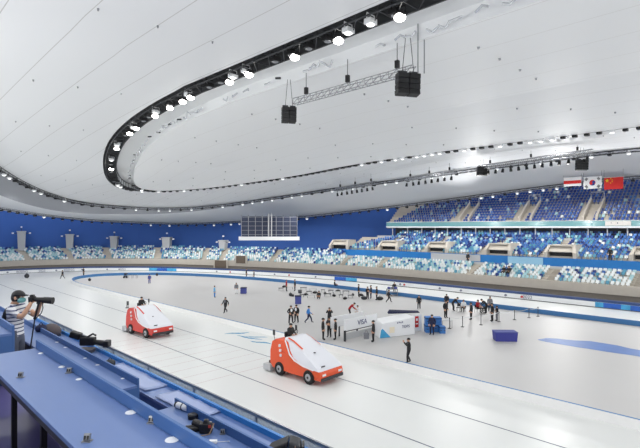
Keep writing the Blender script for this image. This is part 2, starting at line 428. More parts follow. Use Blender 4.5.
# pale camera boxes standing at the back of the end stand
for px, yt, lab in ((20, 232, 'leftmost'), (70, 235, 'second from left'), (118, 237, 'third from left'), (167, 238, 'tall one, fourth from left'), (226, 241, 'nearest the hanging frame')):
    s = PAD.at_px(px, 10.); c, n, a = PAD(s, 8.9); z = (c[0] + c[1]) * S2
    top = CH - (yt - HY) / F * z; h = top - 4.3
    t = thing('lift_tower', 'pale box tower with lamp arms behind the far bend seats, ' + lab, 'tower', (c[0], c[1], 4.3), a, 'box towers behind the end stand')
    w = 1.9 if px == 167 else 1.6
    MB().prism([(-.6, -w / 2 + .15, 0), (.6, -w / 2 + .15, 0), (.6, w / 2 - .15, 0), (-.6, w / 2 - .15, 0)], [(-.7, -w / 2, h), (.7, -w / 2, h), (.7, w / 2, h), (-.7, w / 2, h)]).build('tower_body', M_grey, t)
    MB().box((0, 0, h + .1), (1.6, w + .2, .2)).build('tower_cap', M_grey, t)
    bb = MB(); bb.tube([(0, -1.6, h - .3), (0, 1.6, h - .3)], .05); bb.tube([(0, 0, h), (0, 0, h + 1.1)], .05); bb.build('mast_arm', M_dark, t)
    for y in (-1.6, 1.6): MB().box((-.1, y, h - .25), (.25, .4, .3)).build('lamp_head', M_white, t)
    MB().box((0, 0, h + 1.1), (.3, .3, .3)).build('lamp_head', M_white, t)
# end and back wall
WALL = Path(catmull([(91, -45), (91, 0), (91, 45), (89, 60), (81, 72), (72, 83), (62.5, 98), (53, 109.5), (40, 118), (22, 122.5), (4, 118), (-8, 106), (-12, 90)], 2.))
struct(WALL.sweep([(0, 0), (0, 24)]).build('wall_far', M_wall), 'deep blue back wall of the hall', 'wall')
# dark service openings in the front wall
M_gate = mat('gate_brown', (110, 98, 86), .8, noise=.15, nscale=3)
for px, w, lab in ((221, 3.2, 'brown grey shutter gate in the front wall of the end stand'), (243, 2.6, 'smaller brown gate right of the shutter gate in the end stand')):
    s = PAD.at_px(px, 3.); c, n, a = PAD(s, 2.7)
    t = thing('service_gate', lab, 'gate', (c[0], c[1], .9 if w > 3 else 2.0), a)
    MB().box((0, 0, .75), (.2, w, 1.5)).build('gate_panel', M_gate, t)
    for y in (-w / 2, w / 2): MB().box((-.05, y, .8), (.3, .25, 1.7)).build('gate_post', M_conc, t)

# ---- seats: one mesh per colour shared by 300 individual seats, the rest one object
def seat_geo():
    s = MB(); s.box((0, 0, .40), (.36, .38, .05)); s.box((.18, 0, .58), (.05, .38, .34), M=Matrix.Rotation(.15, 3, 'Y')); s.box((.08, 0, .2), (.1, .1, .42))
    return np.array(s.v), s.f
SV, SF = seat_geo()
def px_in(x): return -10 < px_of(x[0], x[1]) < 640
vis = [q for q in seats if px_in(q)]; out = [q for q in seats if not px_in(q)]
vis.sort(key=lambda q: (0 if q[5] == 'low' else 1, q[0] + q[1]))
ind, rest = vis[:300], vis[300:] + out
seat_me = []
for k in PK:
    me = bpy.data.meshes.new('seat'); me.from_pydata([tuple(v) for v in SV], [], SF); me.materials.append(PAL[k]); seat_me.append(me)
CN = {'white': 'white', 'pale': 'pale aqua', 'teal': 'teal', 'blue': 'mid blue', 'deep': 'dark navy', 'royal': 'royal blue', 'sky': 'light blue'}
for x, y, z, a, ci, blk in ind:
    o = bpy.data.objects.new('spectator_seat', seat_me[ci]); C.objects.link(o)
    o.location = (x, y, z); o.rotation_euler.z = a
    tag(o, CN[PK[ci]] + ' plastic spectator seat in the lower stand at the right side of the photo', 'seat', 'seats of the lower stand at the right')
n = len(SV); V = []; FF = []; MI = []
for i, (x, y, z, a, ci, blk) in enumerate(rest):
    ca, sa = math.cos(a), math.sin(a)
    R = np.array([[ca, -sa, 0], [sa, ca, 0], [0, 0, 1]])
    V.append(SV @ R.T + np.array([x, y, z])); FF += [tuple(j + i * n for j in f) for f in SF]; MI += [ci] * len(SF)
me = bpy.data.meshes.new('seat_rows'); me.from_pydata(np.concatenate(V).tolist(), [], FF)
for m in PM: me.materials.append(m)
me.polygons.foreach_set('material_index', MI)
o = bpy.data.objects.new('seat_rows', me); C.objects.link(o)
tag(o, 'thousands of white, aqua and blue seats filling the far stands', 'seats', kind='stuff')
print('SEATS', len(seats))

# ================================================================ ROOF
def ring(Xn, Xf, Ys, bb, hp, Y0=-42.):
    cx, a = (Xn + Xf) / 2, (Xf - Xn) / 2
    ph = [p for p, h in hp]; hh = [h for p, h in hp]
    fn = lambda d: float(np.interp(d, ph, hh))
    P = [(Xn, y, fn(180)) for y in np.linspace(Y0, Ys, 20)]
    for d in np.linspace(180, 0, 91)[1:-1]:
        t = math.radians(d); h = np.mean([fn(min(180, max(0, d + e))) for e in np.linspace(-7, 7, 9)])
        P.append((cx + a * math.cos(t), Ys + bb * math.sin(t), h))
    P += [(Xf, y, fn(0)) for y in np.linspace(Ys, Y0, 20)]
    return np.array(P)
H1 = [(0, 20.2), (17, 19.8), (34, 18.5), (69, 16.5), (96, 15.6), (115, 15.4), (130, 15.9), (139, 17.1), (147, 18.3), (161, 19.3), (180, 20)]
H1i = [(0, 19.2), (17, 18.9), (34, 17.8), (69, 16.2), (96, 15.5), (115, 15.5), (130, 16.0), (139, 17.1), (147, 18.3), (161, 19.3), (180, 20)]
H2 = [(0, 19.8), (11, 19.2), (33, 17.3), (49, 15.4), (63, 13.9), (76, 13.4), (103, 14.1), (117, 15.4), (125, 16.4), (132, 17.2), (150, 18.6), (180, 19.6)]
H3 = [(0, 16.9), (4, 16.6), (19, 14.4), (32.5, 12.7), (42, 11.5), (53, 10.8), (62, 10.3), (70, 10.4), (93, 11.2), (104, 12.2), (115, 13.1), (135, 14.8), (180, 16.8)]
R1o = ring(17.7, 58.9, 32, 44.9, H1)
R1m = ring(19.7, 57.0, 32.5, 43.6, H1)
R1i = ring(22.7, 54.0, 33.5, 41.5, H1i)
R2 = ring(3, 73, 20, 75, H2)
drop = [(p, h - float(np.interp(p, [0, 40, 60, 76, 110, 180], [.1, .15, .7, 1.2, 2.3, 2.6]))) for p, h in H2]
R2b = ring(.6, 75.4, 20, 77.4, drop)
R3 = ring(-6, 82, 20, 90, H3)
R4 = ring(-8, 84.2, 20, 92.2, [(p, h - .25) for p, h in H3])
def inset(R, o):
    d = np.gradient(R[:, :2], axis=0); d /= np.linalg.norm(d, axis=1)[:, None]
    Q = R.copy(); Q[:, 0] += d[:, 1] * o; Q[:, 1] -= d[:, 0] * o; return Q     # towards the centre
dz = lambda R, d: R + np.array([0, 0, d])
def ceil_mat(name, n, col=(222, 224, 227), seam=.5):
    m = mat(name, col, .55, noise=.02, nscale=.08, spec=.3); nt = m.node_tree; b = nt.nodes['Principled BSDF']
    uv = nt.nodes.new('ShaderNodeTexCoord'); sp = nt.nodes.new('ShaderNodeSeparateXYZ'); nt.links.new(uv.outputs['Object'], sp.inputs[0])
    def M(op, a, v):
        k = nt.nodes.new('ShaderNodeMath'); k.operation = op; nt.links.new(a, k.inputs[0]); k.inputs[1].default_value = v; return k.outputs[0]
    f = M('FRACT', M('MULTIPLY', M('SUBTRACT', sp.outputs['X'], 8.1), 1 / n), 0); g = M('LESS_THAN', f, .05 / n)
    mx = nt.nodes.new('ShaderNodeMix'); mx.data_type = 'RGBA'
    src = b.inputs['Base Color'].links[0].from_socket
    nt.links.new(g, mx.inputs['Factor']); nt.links.new(src, mx.inputs['A']); mx.inputs['B'].default_value = (seam, seam, seam, 1)
    nt.links.new(mx.outputs['Result'], b.inputs['Base Color'])
    return m
def loft(Rs, sub=1):
    rows = []
    for A, B in zip(Rs[:-1], Rs[1:]):
        for k in range(sub): rows.append([tuple(p) for p in A + (B - A) * k / sub])
    rows.append([tuple(p) for p in Rs[-1]]); return rows
cen = R1i.copy(); cen[:, 0] = cen[:, 0] * .0 + 38.4; 
cen[:, 1] = np.minimum(cen[:, 1], 60); cen[:, 2] = np.interp(cen[:, 1], [-42, 30, 60], [20.4, 20.2, 18.2])
MC_in, MC_mid, MC_out = ceil_mat('membrane_inner', 3.7, (238, 240, 242), .72), ceil_mat('membrane_middle', 3.1, (222, 224, 227), .5), ceil_mat('membrane_outer', 40)
struct(MB().grid(loft([R1i, cen], 8), uv=True).build('ceiling_inner', MC_in, smooth=True), 'inner white membrane ceiling inside the first light ring', 'ceiling')
struct(MB().grid(loft([R1o, R2], 8), uv=True).build('ceiling_middle', MC_mid, smooth=True), 'white membrane ceiling between the two light rings', 'ceiling')
struct(MB().grid(loft([R2b, R3, R4], 4), uv=True).build('ceiling_outer', MC_out, smooth=True), 'outer white membrane ceiling above the stands', 'ceiling')
M_slot = mat('slot_dark', (58, 60, 63), .8)
M_trough = mat('trough_white', (228, 230, 232), .6)
M_band = mat('band_grey', (158, 161, 168), .7)  # grey puts the shade on the sloping band into its colour
b = MB(); b.grid(loft([R1o, dz(R1o, .9), dz(R1m, .9)]), 0); b.grid(loft([dz(R1m, .9), dz(R1m, .1)]), 0); b.grid(loft([dz(inset(R1m, .05), .1), dz(inset(R1m, .05), .9), dz(R1i, .9)]), 1); b.grid(loft([dz(R1i, .9), R1i]), 1)
struct(b.build('trim_light_slot', [M_slot, M_trough]), 'recessed slot of the first light ring', 'trim')
struct(MB().grid(loft([R2, R2b])).build('trim_band', M_band, smooth=True), 'sloping band outside the second light ring, its shade put in as grey', 'trim')
struct(MB().grid(loft([R4, dz(R4, 6)])).build('trim_roof_edge', M_grey), 'outer edge of the roof', 'trim')
def resample(R, step):
    L = np.concatenate([[0], np.cumsum(np.linalg.norm(np.diff(R, axis=0), axis=1))])
    q = np.arange(0, L[-1], step); return np.stack([np.interp(q, L, R[:, k]) for k in range(3)], 1)
def truss_ring(R, w, h, z0, step, label, m, name='ring_truss', r=.05):
    A = resample(R, step); d = np.gradient(A, axis=0); d /= np.linalg.norm(d, axis=1)[:, None]
    N = np.stack([d[:, 1], -d[:, 0], d[:, 0] * 0], 1)
    t = thing(name, label, 'truss', (0, 0, 0))
    e = [A + dz(N * 0, z0), A + N * w + np.array([0, 0, z0]), A + np.array([0, 0, z0 + h]), A + N * w + np.array([0, 0, z0 + h])]
    for k in range(4): MB().tube([tuple(p) for p in e[k]], r, 5).build('chord', m, t)
    lat = MB()
    for i in range(len(A) - 1):
        lat.tube([e[0][i], e[1][i + 1]], r * .6, 4); lat.tube([e[0][i], e[2][i]], r * .6, 4); lat.tube([e[1][i], e[3][i]], r * .6, 4)
        lat.tube([e[0][i], e[1][i]], r * .6, 4); lat.tube([e[0][i], e[2][i + 1]], r * .6, 4)
    l = lat.build('lattice', m, t); l['kind'] = 'stuff'
    return t
T1 = inset(R1o, .25)
truss_ring(T1, 1.3, .7, -.15, 1.4, 'dark steel ring truss carrying floodlights in the first ceiling slot', M_dark)
T2 = inset(R2, .3); truss_ring(T2, .5, .4, -.5, 1.6, 'dark ring truss carrying lamps along the second ceiling ring', M_dark, r=.05)
T3 = inset(R3, .2); truss_ring(T3, .4, .35, -.35, 1.6, 'slim dark lamp truss along the outermost ceiling ring above the stands', M_dark, r=.04)
# cable tray with pale foil-wrapped pieces along the inner lip
M_foil = mat('foil', (215, 218, 222), .25, .5)
tr = thing('cable_tray', 'pale tray with loops of foil along the inner lip of the light slot', 'cable tray', (0, 0, 0))
A = resample(inset(R1i, -.55), .7); bb = MB(); bd = MB()
for i in range(len(A) - 1):
    p, q = Vector(A[i]), Vector(A[i + 1]); r = random.random()
    if r < .5: bb.tube([p + Vector((0, 0, .1 + .2 * random.random())), (p + q) / 2 + Vector((random.uniform(-.3, .3), 0, random.uniform(-.1, .5))), q + Vector((0, 0, .2))], .07, 5)
    elif r < .6: bd.box((p + q) / 2 + Vector((random.uniform(-.2, .2), 0, .25)), (.16, .4, .12), random.random() * 3)
o = bb.build('foil_loop', M_foil, tr); o['kind'] = 'stuff'
o = bd.build('clip', M_dark, tr); o['kind'] = 'stuff'
# floodlights along the three rings
M_lit = mat('lamp_lit', (255, 253, 246), .4, emit=9.); M_soft = mat('lamp_soft', (250, 250, 250), .4, emit=1.2)
def head(lit):
    t = []
    s = MB(); s.box((0, 0, .02), (.42, .55, .26)); s.tube([(0, -.3, .05), (0, -.3, .4), (0, .3, .4), (0, .3, .05)], .03, 5)
    l = MB(); l.ell((0, 0, -.14), (.3, .3, .2) if lit else (.2, .2, .06), 14, 8)
    return s, l
s_, l_ = head(True); l2_ = head(False)[1]
bm_, bw_ = s_.mesh('lamp_housing', M_black), s_.mesh('lamp_housing', M_white)
lm_, ls_, ld_ = l_.mesh('lamp_lens', M_lit), l2_.mesh('lamp_lens', M_soft), l2_.mesh('lamp_lens', M_steel)
RINGN = {1: ('in the dark truss of the first ceiling ring', 'floodlights of the first ring'), 2: ('on the second ceiling ring', 'floodlights of the second ring'), 3: ('on the outermost ceiling ring', 'floodlights of the outer ring')}
def flood(p, rz, kind, ringno):
    lit = kind == 'lit'
    o = bpy.data.objects.new('floodlight', None); C.objects.link(o); o.location = p; o.rotation_euler = (0, 0, rz)
    tag(o, {'lit': 'brightly lit floodlight ', 'soft': 'white floodlight ', 'off': 'black unlit floodlight '}[kind] + RINGN[ringno][0], 'floodlight', RINGN[ringno][1])
    h = link('lamp_housing', {'lit': bm_, 'soft': bw_, 'off': bm_}[kind], o); l = link('lamp_lens', {'lit': lm_, 'soft': ls_, 'off': ld_}[kind], o)
    if lit: h.scale = l.scale = (.95, .95, .95)
    return o
def visible_ring(R, step, no, z, kinds, nmax, lo=-14, hi=660):
    A = resample(R, step); n = 0
    d = np.gradient(A, axis=0)
    for p, t in zip(A, d):
        if p[1] < 2 and p[0] > 30 or p[0] + p[1] < 5: continue
        x = px_of(p[0], p[1])
        if not lo < x < hi: continue
        k = kinds(p, x)
        if k and n < nmax: flood((p[0], p[1], p[2] + z), math.atan2(t[1], t[0]), k, no); n += 1
    print('ring', no, n)
LIT = (337, 294, 249, 230, 191, 182, 170, 155, 136, 130, 117, 110, 107, 398)
used = set()
A = resample(inset(R1o, .95), .25)
for px in LIT:
    best = min((abs(px_of(p[0], p[1]) - px), i) for i, p in enumerate(A) if p[0] < 30 and p[1] > 5 and p[1] < 66)
    p = A[best[1]]; flood((p[0], p[1], p[2] - .35), random.random(), 'lit', 1)
visible_ring(inset(R1o, .9), 1.5, 1, -.2, lambda p, x: random.choice(('off', 'off', 'soft', None)) if p[0] < 34 else None, 60)
visible_ring(inset(R1i, -.3), 1.15, 1, -.12, lambda p, x: random.choice(('soft', 'off', 'off', 'off')) if p[0] > 30 and (p[1] > 65 or p[0] > 40) else None, 80)
visible_ring(inset(R2, .55), 2.2, 2, -.62, lambda p, x: random.choice(('soft', 'off')), 75)
visible_ring(inset(R3, .4), 2.1, 3, -.62, lambda p, x: random.choice(('soft', 'off', 'off')), 80)
# small fittings on the membrane seams
for rr, (Ra, Rb, ts, st) in enumerate(((R1o, R2, (.22, .44, .64), 13.), (R1i, cen, (.22, .4, .6, .78), 11.))):
    for t in ts:
        for p in resample(Ra + (Rb - Ra) * t, st):
            if p[0] + p[1] < 12 or not (-5 < px_of(p[0], p[1]) < 645): continue
            o = MB().cyl((0, 0, -.12), (0, 0, 0), .04 + .02 * rr, .06 + .03 * rr, 8).build('ceiling_fitting', M_steel); o.location = p
            tag(o, 'tiny grey fitting on a seam of the ' + ('middle' if rr == 0 else 'inner') + ' ceiling', 'ceiling fitting', 'ceiling fittings on the ' + ('middle' if rr == 0 else 'inner') + ' membrane')

# ---------------------------------------------------------------- hanging trusses, speakers, flags
def hang_truss(p0, p1, up, label, m=M_steel, drops=4, w=.4, r=.03):
    a, b = Vector(p0), Vector(p1); d = (b - a).normalized(); n = Vector((-d.y, d.x, 0)).normalized() * w
    t = thing('hanging_truss', label, 'truss', a); L = (b - a).length
    loc = lambda k, i, j: d * k + n * i + Vector((0, 0, j * w))
    for i in (0, 1):
        for j in (0, 1): MB().tube([loc(0, i, j), loc(L, i, j)], r, 5).build('chord', m, t)
    lat = MB(); k = 0
    while k < L - .3:
        lat.tube([loc(k, 0, 0), loc(min(L, k + .6), 0, 1)], r * .6, 4); lat.tube([loc(k, 0, 0), loc(k, 0, 1)], r * .6, 4); lat.tube([loc(k, 0, 0), loc(k, 1, 0)], r * .6, 4); lat.tube([loc(k, 1, 0), loc(min(L, k + .6), 1, 1)], r * .6, 4); k += .6
    o = lat.build('lattice', m, t); o['kind'] = 'stuff'
    for q in range(drops):
        k = L * (q + .3) / (drops - .4) if drops > 1 else L / 2
        MB().tube([loc(k, .5, 1), loc(k, .5, 1) + Vector((0, 0, up))], .02, 4).build('drop_cable', M_dark, t)
        MB().box(loc(k, .5, 1) + Vector((0, 0, .35)), (.22, .22, .45)).build('chain_hoist', M_black, t)
    return t
def speaker_array(p, wd, n, eh, rz, label, up, group='hanging speaker arrays'):
    t = thing('speaker_array', label, 'loudspeakers', p, rz, group)
    for sx in (-1, 1):
        for k in range(n):
            ang = .05 * k * k * .35
            MB().box((sx * wd * .53, .06 * k * .4, -eh * (k + .5)), (wd, .5, eh * .93), M=Matrix.Rotation(-ang, 3, 'X')).build('speaker_box', M_black, t, bevel=.02)
        MB().box((sx * wd * .53, 0, .08), (wd * .8, .1, .1)).build('fly_bar', M_dark, t)
        MB().tube([(sx * wd * .53, 0, .1), (sx * wd * .2, 0, up)], .02, 4).build('drop_cable', M_dark, t)
    return t
p0, p1 = atX(293, 104, 22.4), atX(412, 72, 22.4)
hang_truss(p0, p1, 1.6, 'long light steel truss hung under the ceiling between two black speaker arrays', drops=3)
speaker_array(atX(289, 106, 22.4) + Vector((0, 0, -.1)), .5, 4, .27, -PI / 4 + .25, 'small black speaker array at the left end of the nearest hanging truss', 2.)
speaker_array(atX(408, 72, 22.4) + Vector((0, 0, -.1)), .66, 4, .3, -PI / 4 + .25, 'large black speaker array at the right end of the nearest hanging truss', 2.2)
t = thing('ceiling_pole', 'twin grey poles dropping from the ceiling beside the large speaker array', 'pole', atX(418, 68, 22.6))
for k in (0, .25): MB().tube([(k, -k, -.3), (k, -k, 2.6)], .035, 5).build('tube', M_steel, t)
for a, b, X, lab, up in (((335, 191), (375, 184), 63, 'far short truss with a row of spotlights, leftmost of the far ones', 1.5), ((404, 181), (455, 173), 66, 'far truss with a row of spotlights, middle of the far ones', 1.5),
                     ((478, 169), (592, 153), 66, 'long far truss between two black speaker arrays above the right stand', 1.3)):
    p0, p1 = atX(*a, X), atX(*b, X)
    hang_truss(p0, p1, up, lab, drops=3, w=.5, r=.05)
    n = 8 if a[0] != 478 else 14
    for k in range(n):
        p = p0 + (p1 - p0) * ((k + .5) / n)
        o = thing('spotlight', 'black spotlight hanging under the far truss ' + ('on the left' if a[0] == 335 else 'in the middle' if a[0] == 404 else 'on the right'), 'spotlight', p, random.random() * 6, 'spotlights under the far trusses')
        MB().cyl((0, 0, -.45), (0, .1, -1.0), .16, .22, 8).build('lamp_body', M_black, o)
        MB().tube([(0, 0, 0), (0, 0, -.5)], .04, 4).build('clamp', M_black, o)
speaker_array(atX(482, 167, 66), .72, 4, .32, -PI / 4, 'black speaker pair at the left end of the long far truss', 1.2)
speaker_array(atX(582, 160, 66), .72, 4, .32, -PI / 4, 'black speaker pair at the right end of the long far truss, left of the flags', 1.6)
# flags
def flag(px, py, w, h, label, base):
    p = atX(px, py, 79.5)
    t = thing('flag', label, 'flag', p, 0, None)
    rows = [[(.03 * math.sin(i * 1.1 + j), w * (.5 - i / 12), -h * j / 6) for i in range(13)] for j in range(7)]
    rows = [[Vector(q) for q in r] for r in rows]
    b = MB(); b.grid(rows); k = [[q + Vector((.03, 0, 0)) for q in r] for r in rows]; b.grid(k)
    b.build('cloth', base, t)
    MB().tube([(0, w / 2 + .1, .03), (0, -w / 2 - .1, .03)], .04, 5).build('pole', M_white, t)
    MB().tube([(0, w / 2, .03), (0, w / 2, 1.2)], .02, 4).build('hanging_line', M_dark, t); MB().tube([(0, -w / 2, .03), (0, -w / 2, 1.2)], .02, 4).build('hanging_line', M_dark, t)
    return t
FW = mat('flag_white', (245, 245, 245), .7); FR = mat('flag_red', (214, 40, 38), .7); FY = mat('flag_yellow', (250, 210, 40), .7); FB = mat('flag_blue', (30, 60, 140), .7)
f1 = flag(572.5, 177.5, 2.5, 1.35, 'red and white flag hanging left of the other two flags', FW)
MB().box((-.06, 0, -.72), (.04, 2.5, .5)).build('red_stripe', FR, f1)
f2 = flag(592.5, 177, 2.45, 1.75, 'white flag with a red and blue disc hanging between two red flags', FW)
def disc(c, r, m, par, name, a0=0, a1=2 * PI, n=16, x=-.07):
    pts = [(x, c[0] - r * math.cos(a0 + (a1 - a0) * i / n), c[1] + r * math.sin(a0 + (a1 - a0) * i / n)) for i in range(n + 1)]
    MB().prism(pts, [(p[0] - .02, p[1], p[2]) for p in pts]).build(name, m, par)
disc((0, -.87), .42, FR, f2, 'red_half', -.5, PI - .5); disc((0, -.87), .42, FB, f2, 'blue_half', PI - .5, 2 * PI - .5)
disc((.18, -.96), .21, FR, f2, 'red_lobe', x=-.09); disc((-.18, -.78), .21, FB, f2, 'blue_lobe', x=-.09)
for sy in (-1, 1):
    for sz in (-1, 1):
        for k in range(3):
            MB().box((-.07, sy * (.72 + .1 * k), -.87 + sz * (.5 + .07 * k)), (.02, .07, .42), M=Matrix.Rotation(sy * sz * .6, 3, 'X')).build('trigram_bar', M_black, f2)
f3 = flag(613.5, 177.3, 2.45, 1.75, 'red flag with five yellow stars hanging rightmost of the flags', FR)
def star(c, r, rot=0):
    pts = []
    for i in range(10):
        q = r if i % 2 == 0 else r * .4; a = PI / 2 + i * PI / 5 + rot
        pts.append((-.07, c[0] - q * math.cos(a), c[1] + q * math.sin(a)))
    MB().prism(pts, [(p[0] - .02, p[1], p[2]) for p in pts]).build('star', FY, f3)
star((.8, -.45), .3)
for c in ((.35, -.18), (.15, -.38), (.15, -.63), (.35, -.83)): star(c, .11, .3)
# hanging frame with a pale ledge in front of the end wall
p0 = atZ(239, 238, 98); p1 = atZ(299.5, 241, 98); d = p1 - p0; L = Vector((d.x, d.y, 0)).length
t = thing('scoreboard_frame', 'hanging steel lattice frame with a long white ledge, seen from behind, at the far bend', 'frame', p0, math.atan2(d.y, d.x))
MB().box((L / 2, 0, -.1), (L, .9, .75)).build('ledge', M_white, t)
fr = MB()
for k in range(9): fr.box((L * (.04 + .92 * k / 8), 0, 2.5), (.1, .1, 4.6))
fr.build('upright', M_steel, t)
fr = MB()
for z in (.7, 1.6, 2.5, 3.4, 4.3): fr.box((L / 2, 0, z), (L * .93, .07, .07))
fr.build('crossbar', M_steel, t)
MB().box((L / 2, .35, 2.4), (L * .93, .1, 4.2)).build('screen_back', mat('screen_back', (52, 60, 86), .6), t)
for x in (.49, .54): MB().box((L * x, -.3, 2.6), (.22, .2, 4.9)).build('mast', M_grey, t)
# ================================================================ PEOPLE
BONES = [('pelvis', 'spine', 1), ('spine', 'chest', 1), ('chest', 'neck', 1), ('neck', 'head', 2), ('head', 'crown', 2), ('head', 'nose', 2)]
for s in 'LR':
    BONES += [('chest', 'sh' + s, 1), ('sh' + s, 'el' + s, 1), ('el' + s, 'wr' + s, 1), ('wr' + s, 'pa' + s, 2),
              ('pelvis', 'hi' + s, 0), ('hi' + s, 'kn' + s, 0), ('kn' + s, 'an' + s, 0), ('an' + s, 'to' + s, 3)]
RAD = dict(pelvis=.15, spine=.15, chest=.17, neck=.06, head=.095, crown=.078, nose=.016, sh=.082, el=.06, wr=.04, pa=.034, hi=.105, kn=.074, an=.055, to=.04)
def stand_pose(**kw):
    J = dict(pelvis=(0, 0, .96), spine=(0, 0, 1.14), chest=(0, .01, 1.33), neck=(0, .01, 1.49), head=(0, .03, 1.6), crown=(0, .02, 1.685), nose=(0, .135, 1.605))
    for s, x in (('L', -1), ('R', 1)):
        J.update({'sh' + s: (x * .17, 0, 1.41), 'el' + s: (x * .225, -.03, 1.13), 'wr' + s: (x * .22, .05, .89), 'pa' + s: (x * .215, .075, .83),
                  'hi' + s: (x * .085, 0, .88), 'kn' + s: (x * .1, .02, .49), 'an' + s: (x * .11, 0, .09), 'to' + s: (x * .13, .16, .045)})
    J.update(kw); return J
def person_mesh(J, key, zones=None, fingers=True, curl=.6):
    names = list(J); idx = {n: i for i, n in enumerate(names)}; V = [Vector(J[n]) for n in names]
    E = [(idx[a], idx[b]) for a, b, z in BONES]; Z = [(a, b, z) for a, b, z in BONES]
    rad = [RAD.get(n, RAD.get(n[:2], .05)) for n in names]
    if fingers:
        for s, x in (('L', -1), ('R', 1)):
            w, p = Vector(J['wr' + s]), Vector(J['pa' + s]); d = (p - w).normalized()
            side = Vector((0, 1, 0)) if abs(d.y) < .8 else Vector((0, 0, 1))
            side = (side - d * side.dot(d)).normalized(); nrm = d.cross(side) * x
            for k in range(5):
                ln = (.075, .09, .085, .065, .055)[k] if k else .055
                o = side * ((.034, .012, -.010, -.03)[k - 1] if k else .035)
                b = p + o + d * (.03 if k else -.015)
                dd = d if k else (d + side * 1.1).normalized()
                m = b + dd * ln * .5; e = m + (dd + nrm * curl).normalized() * ln * .5
                i0 = len(V); V += [b, m, e]; rad += [.011, .0095, .008]
                E += [(idx['pa' + s], i0), (i0, i0 + 1), (i0 + 1, i0 + 2)]
    me = bpy.data.meshes.new(key); me.from_pydata([tuple(v) for v in V], E, [])
    o = bpy.data.objects.new('tmp', me); C.objects.link(o)
    o.modifiers.new('k', 'SKIN'); sv = me.skin_vertices[0].data
    for i, r in enumerate(rad): sv[i].radius = (r, r * (.78 if i < len(names) and names[i] in ('spine', 'chest', 'pelvis') else 1)); sv[i].use_root = False
    sv[idx['pelvis']].use_root = True
    q = o.modifiers.new('s', 'SUBSURF'); q.levels = q.render_levels = 1
    bpy.context.view_layer.update()
    r = bpy.data.meshes.new_from_object(o.evaluated_get(bpy.context.evaluated_depsgraph_get())); r.name = key
    bpy.data.objects.remove(o)
    segs = [(Vector(J[a]), Vector(J[b]), z, rad[idx[a]], rad[idx[b]]) for a, b, z in Z]
    zz = zones or (lambda c, z: z)
    mi = []
    for p in r.polygons:
        c = p.center; best = (9, 0)
        for a, b, z, ra, rb in segs:
            ab = b - a; t = max(0, min(1, (c - a).dot(ab) / max(ab.length_squared, 1e-9)))
            d = (c - a - ab * t).length - (ra + (rb - ra) * t)
            if d < best[0]: best = (d, z)
        if fingers:
            for s in 'LR':
                if (c - Vector(J['pa' + s])).length < .13 and (c - Vector(J['wr' + s])).dot(Vector(J['pa' + s]) - Vector(J['wr' + s])) > 0: best = (0, 2)
        mi.append(zz(c, best[1]))
    r.materials.clear()
    for m in (M_black, M_black, M_skin, M_black): r.materials.append(m)
    r.polygons.foreach_set('material_index', mi); r.polygons.foreach_set('use_smooth', [True] * len(r.polygons))
    return r
M_skin = mat('skin', (205, 160, 132), .6); M_hair = mat('hair', (26, 22, 22), .6)
POSES = {'stand': stand_pose(),
 'stand_wide': stand_pose(knL=(-.14, .03, .49), anL=(-.17, .0, .09), toL=(-.22, .15, .045), knR=(.13, 0, .49), anR=(.15, -.03, .09), toR=(.19, .12, .045), elR=(.27, -.08, 1.16), wrR=(.19, .1, 1.0), paR=(.14, .14, .99)),
 'folded': stand_pose(elL=(-.24, .03, 1.14), wrL=(-.02, .2, 1.18), paL=(.05, .2, 1.2), elR=(.24, .03, 1.12), wrR=(.02, .22, 1.12), paR=(-.05, .22, 1.13)),
 'walk': stand_pose(knL=(-.09, .2, .52), anL=(-.09, .27, .11), toL=(-.1, .43, .08), knR=(.09, -.06, .49), anR=(.09, -.34, .16), toR=(.1, -.22, .05),
                    elL=(-.23, -.14, 1.16), wrL=(-.22, -.16, .93), paL=(-.215, -.15, .87), elR=(.23, .08, 1.15), wrR=(.21, .27, .99), paR=(.2, .32, .95)),
 'photo': stand_pose(elL=(-.24, .14, 1.24), wrL=(-.1, .3, 1.46), paL=(-.07, .31, 1.52), elR=(.26, .12, 1.22), wrR=(.1, .28, 1.46), paR=(.07, .29, 1.52),
                     knL=(-.12, .1, .5), anL=(-.12, .1, .09), toL=(-.14, .26, .045), knR=(.1, .06, .5), anR=(.12, -.12, .09), toR=(.15, .03, .045)),
 'lean': stand_pose(pelvis=(0, -.08, .94), spine=(0, .02, 1.1), chest=(0, .18, 1.24), neck=(0, .3, 1.34), head=(0, .38, 1.42), crown=(0, .42, 1.5), nose=(0, .48, 1.39),
                    shL=(-.17, .2, 1.3), elL=(-.21, .3, 1.05), wrL=(-.16, .47, .92), paL=(-.15, .52, .88), shR=(.17, .2, 1.3), elR=(.21, .3, 1.05), wrR=(.16, .47, .92), paR=(.15, .52, .88),
                    hiL=(-.085, -.08, .87), hiR=(.085, -.08, .87))}
SEAT = dict(pelvis=(0, 0, .54), spine=(0, 0, .73), chest=(0, .02, .92), neck=(0, .03, 1.08), head=(0, .05, 1.19), crown=(0, .04, 1.275), nose=(0, .155, 1.195))
for s, x in (('L', -1), ('R', 1)):
    SEAT.update({'sh' + s: (x * .17, .01, 1.0), 'el' + s: (x * .22, .06, .74), 'wr' + s: (x * .14, .28, .66), 'pa' + s: (x * .12, .34, .65),
                 'hi' + s: (x * .09, .04, .5), 'kn' + s: (x * .12, .44, .5), 'an' + s: (x * .12, .44, .09), 'to' + s: (x * .13, .6, .045)})
POSES['sit'] = SEAT
CR = {k: Vector(v) for k, v in SEAT.items()}
CR = {k: (v.x, v.y + .1 * (v.z > .7), v.z - .22) if k[:2] not in ('an', 'to', 'kn') else tuple(v) for k, v in CR.items()}
for s, x in (('L', -1), ('R', 1)): CR['kn' + s] = (x * .14, .34, .52); CR['an' + s] = (x * .12, .16, .09); CR['to' + s] = (x * .13, .33, .045)
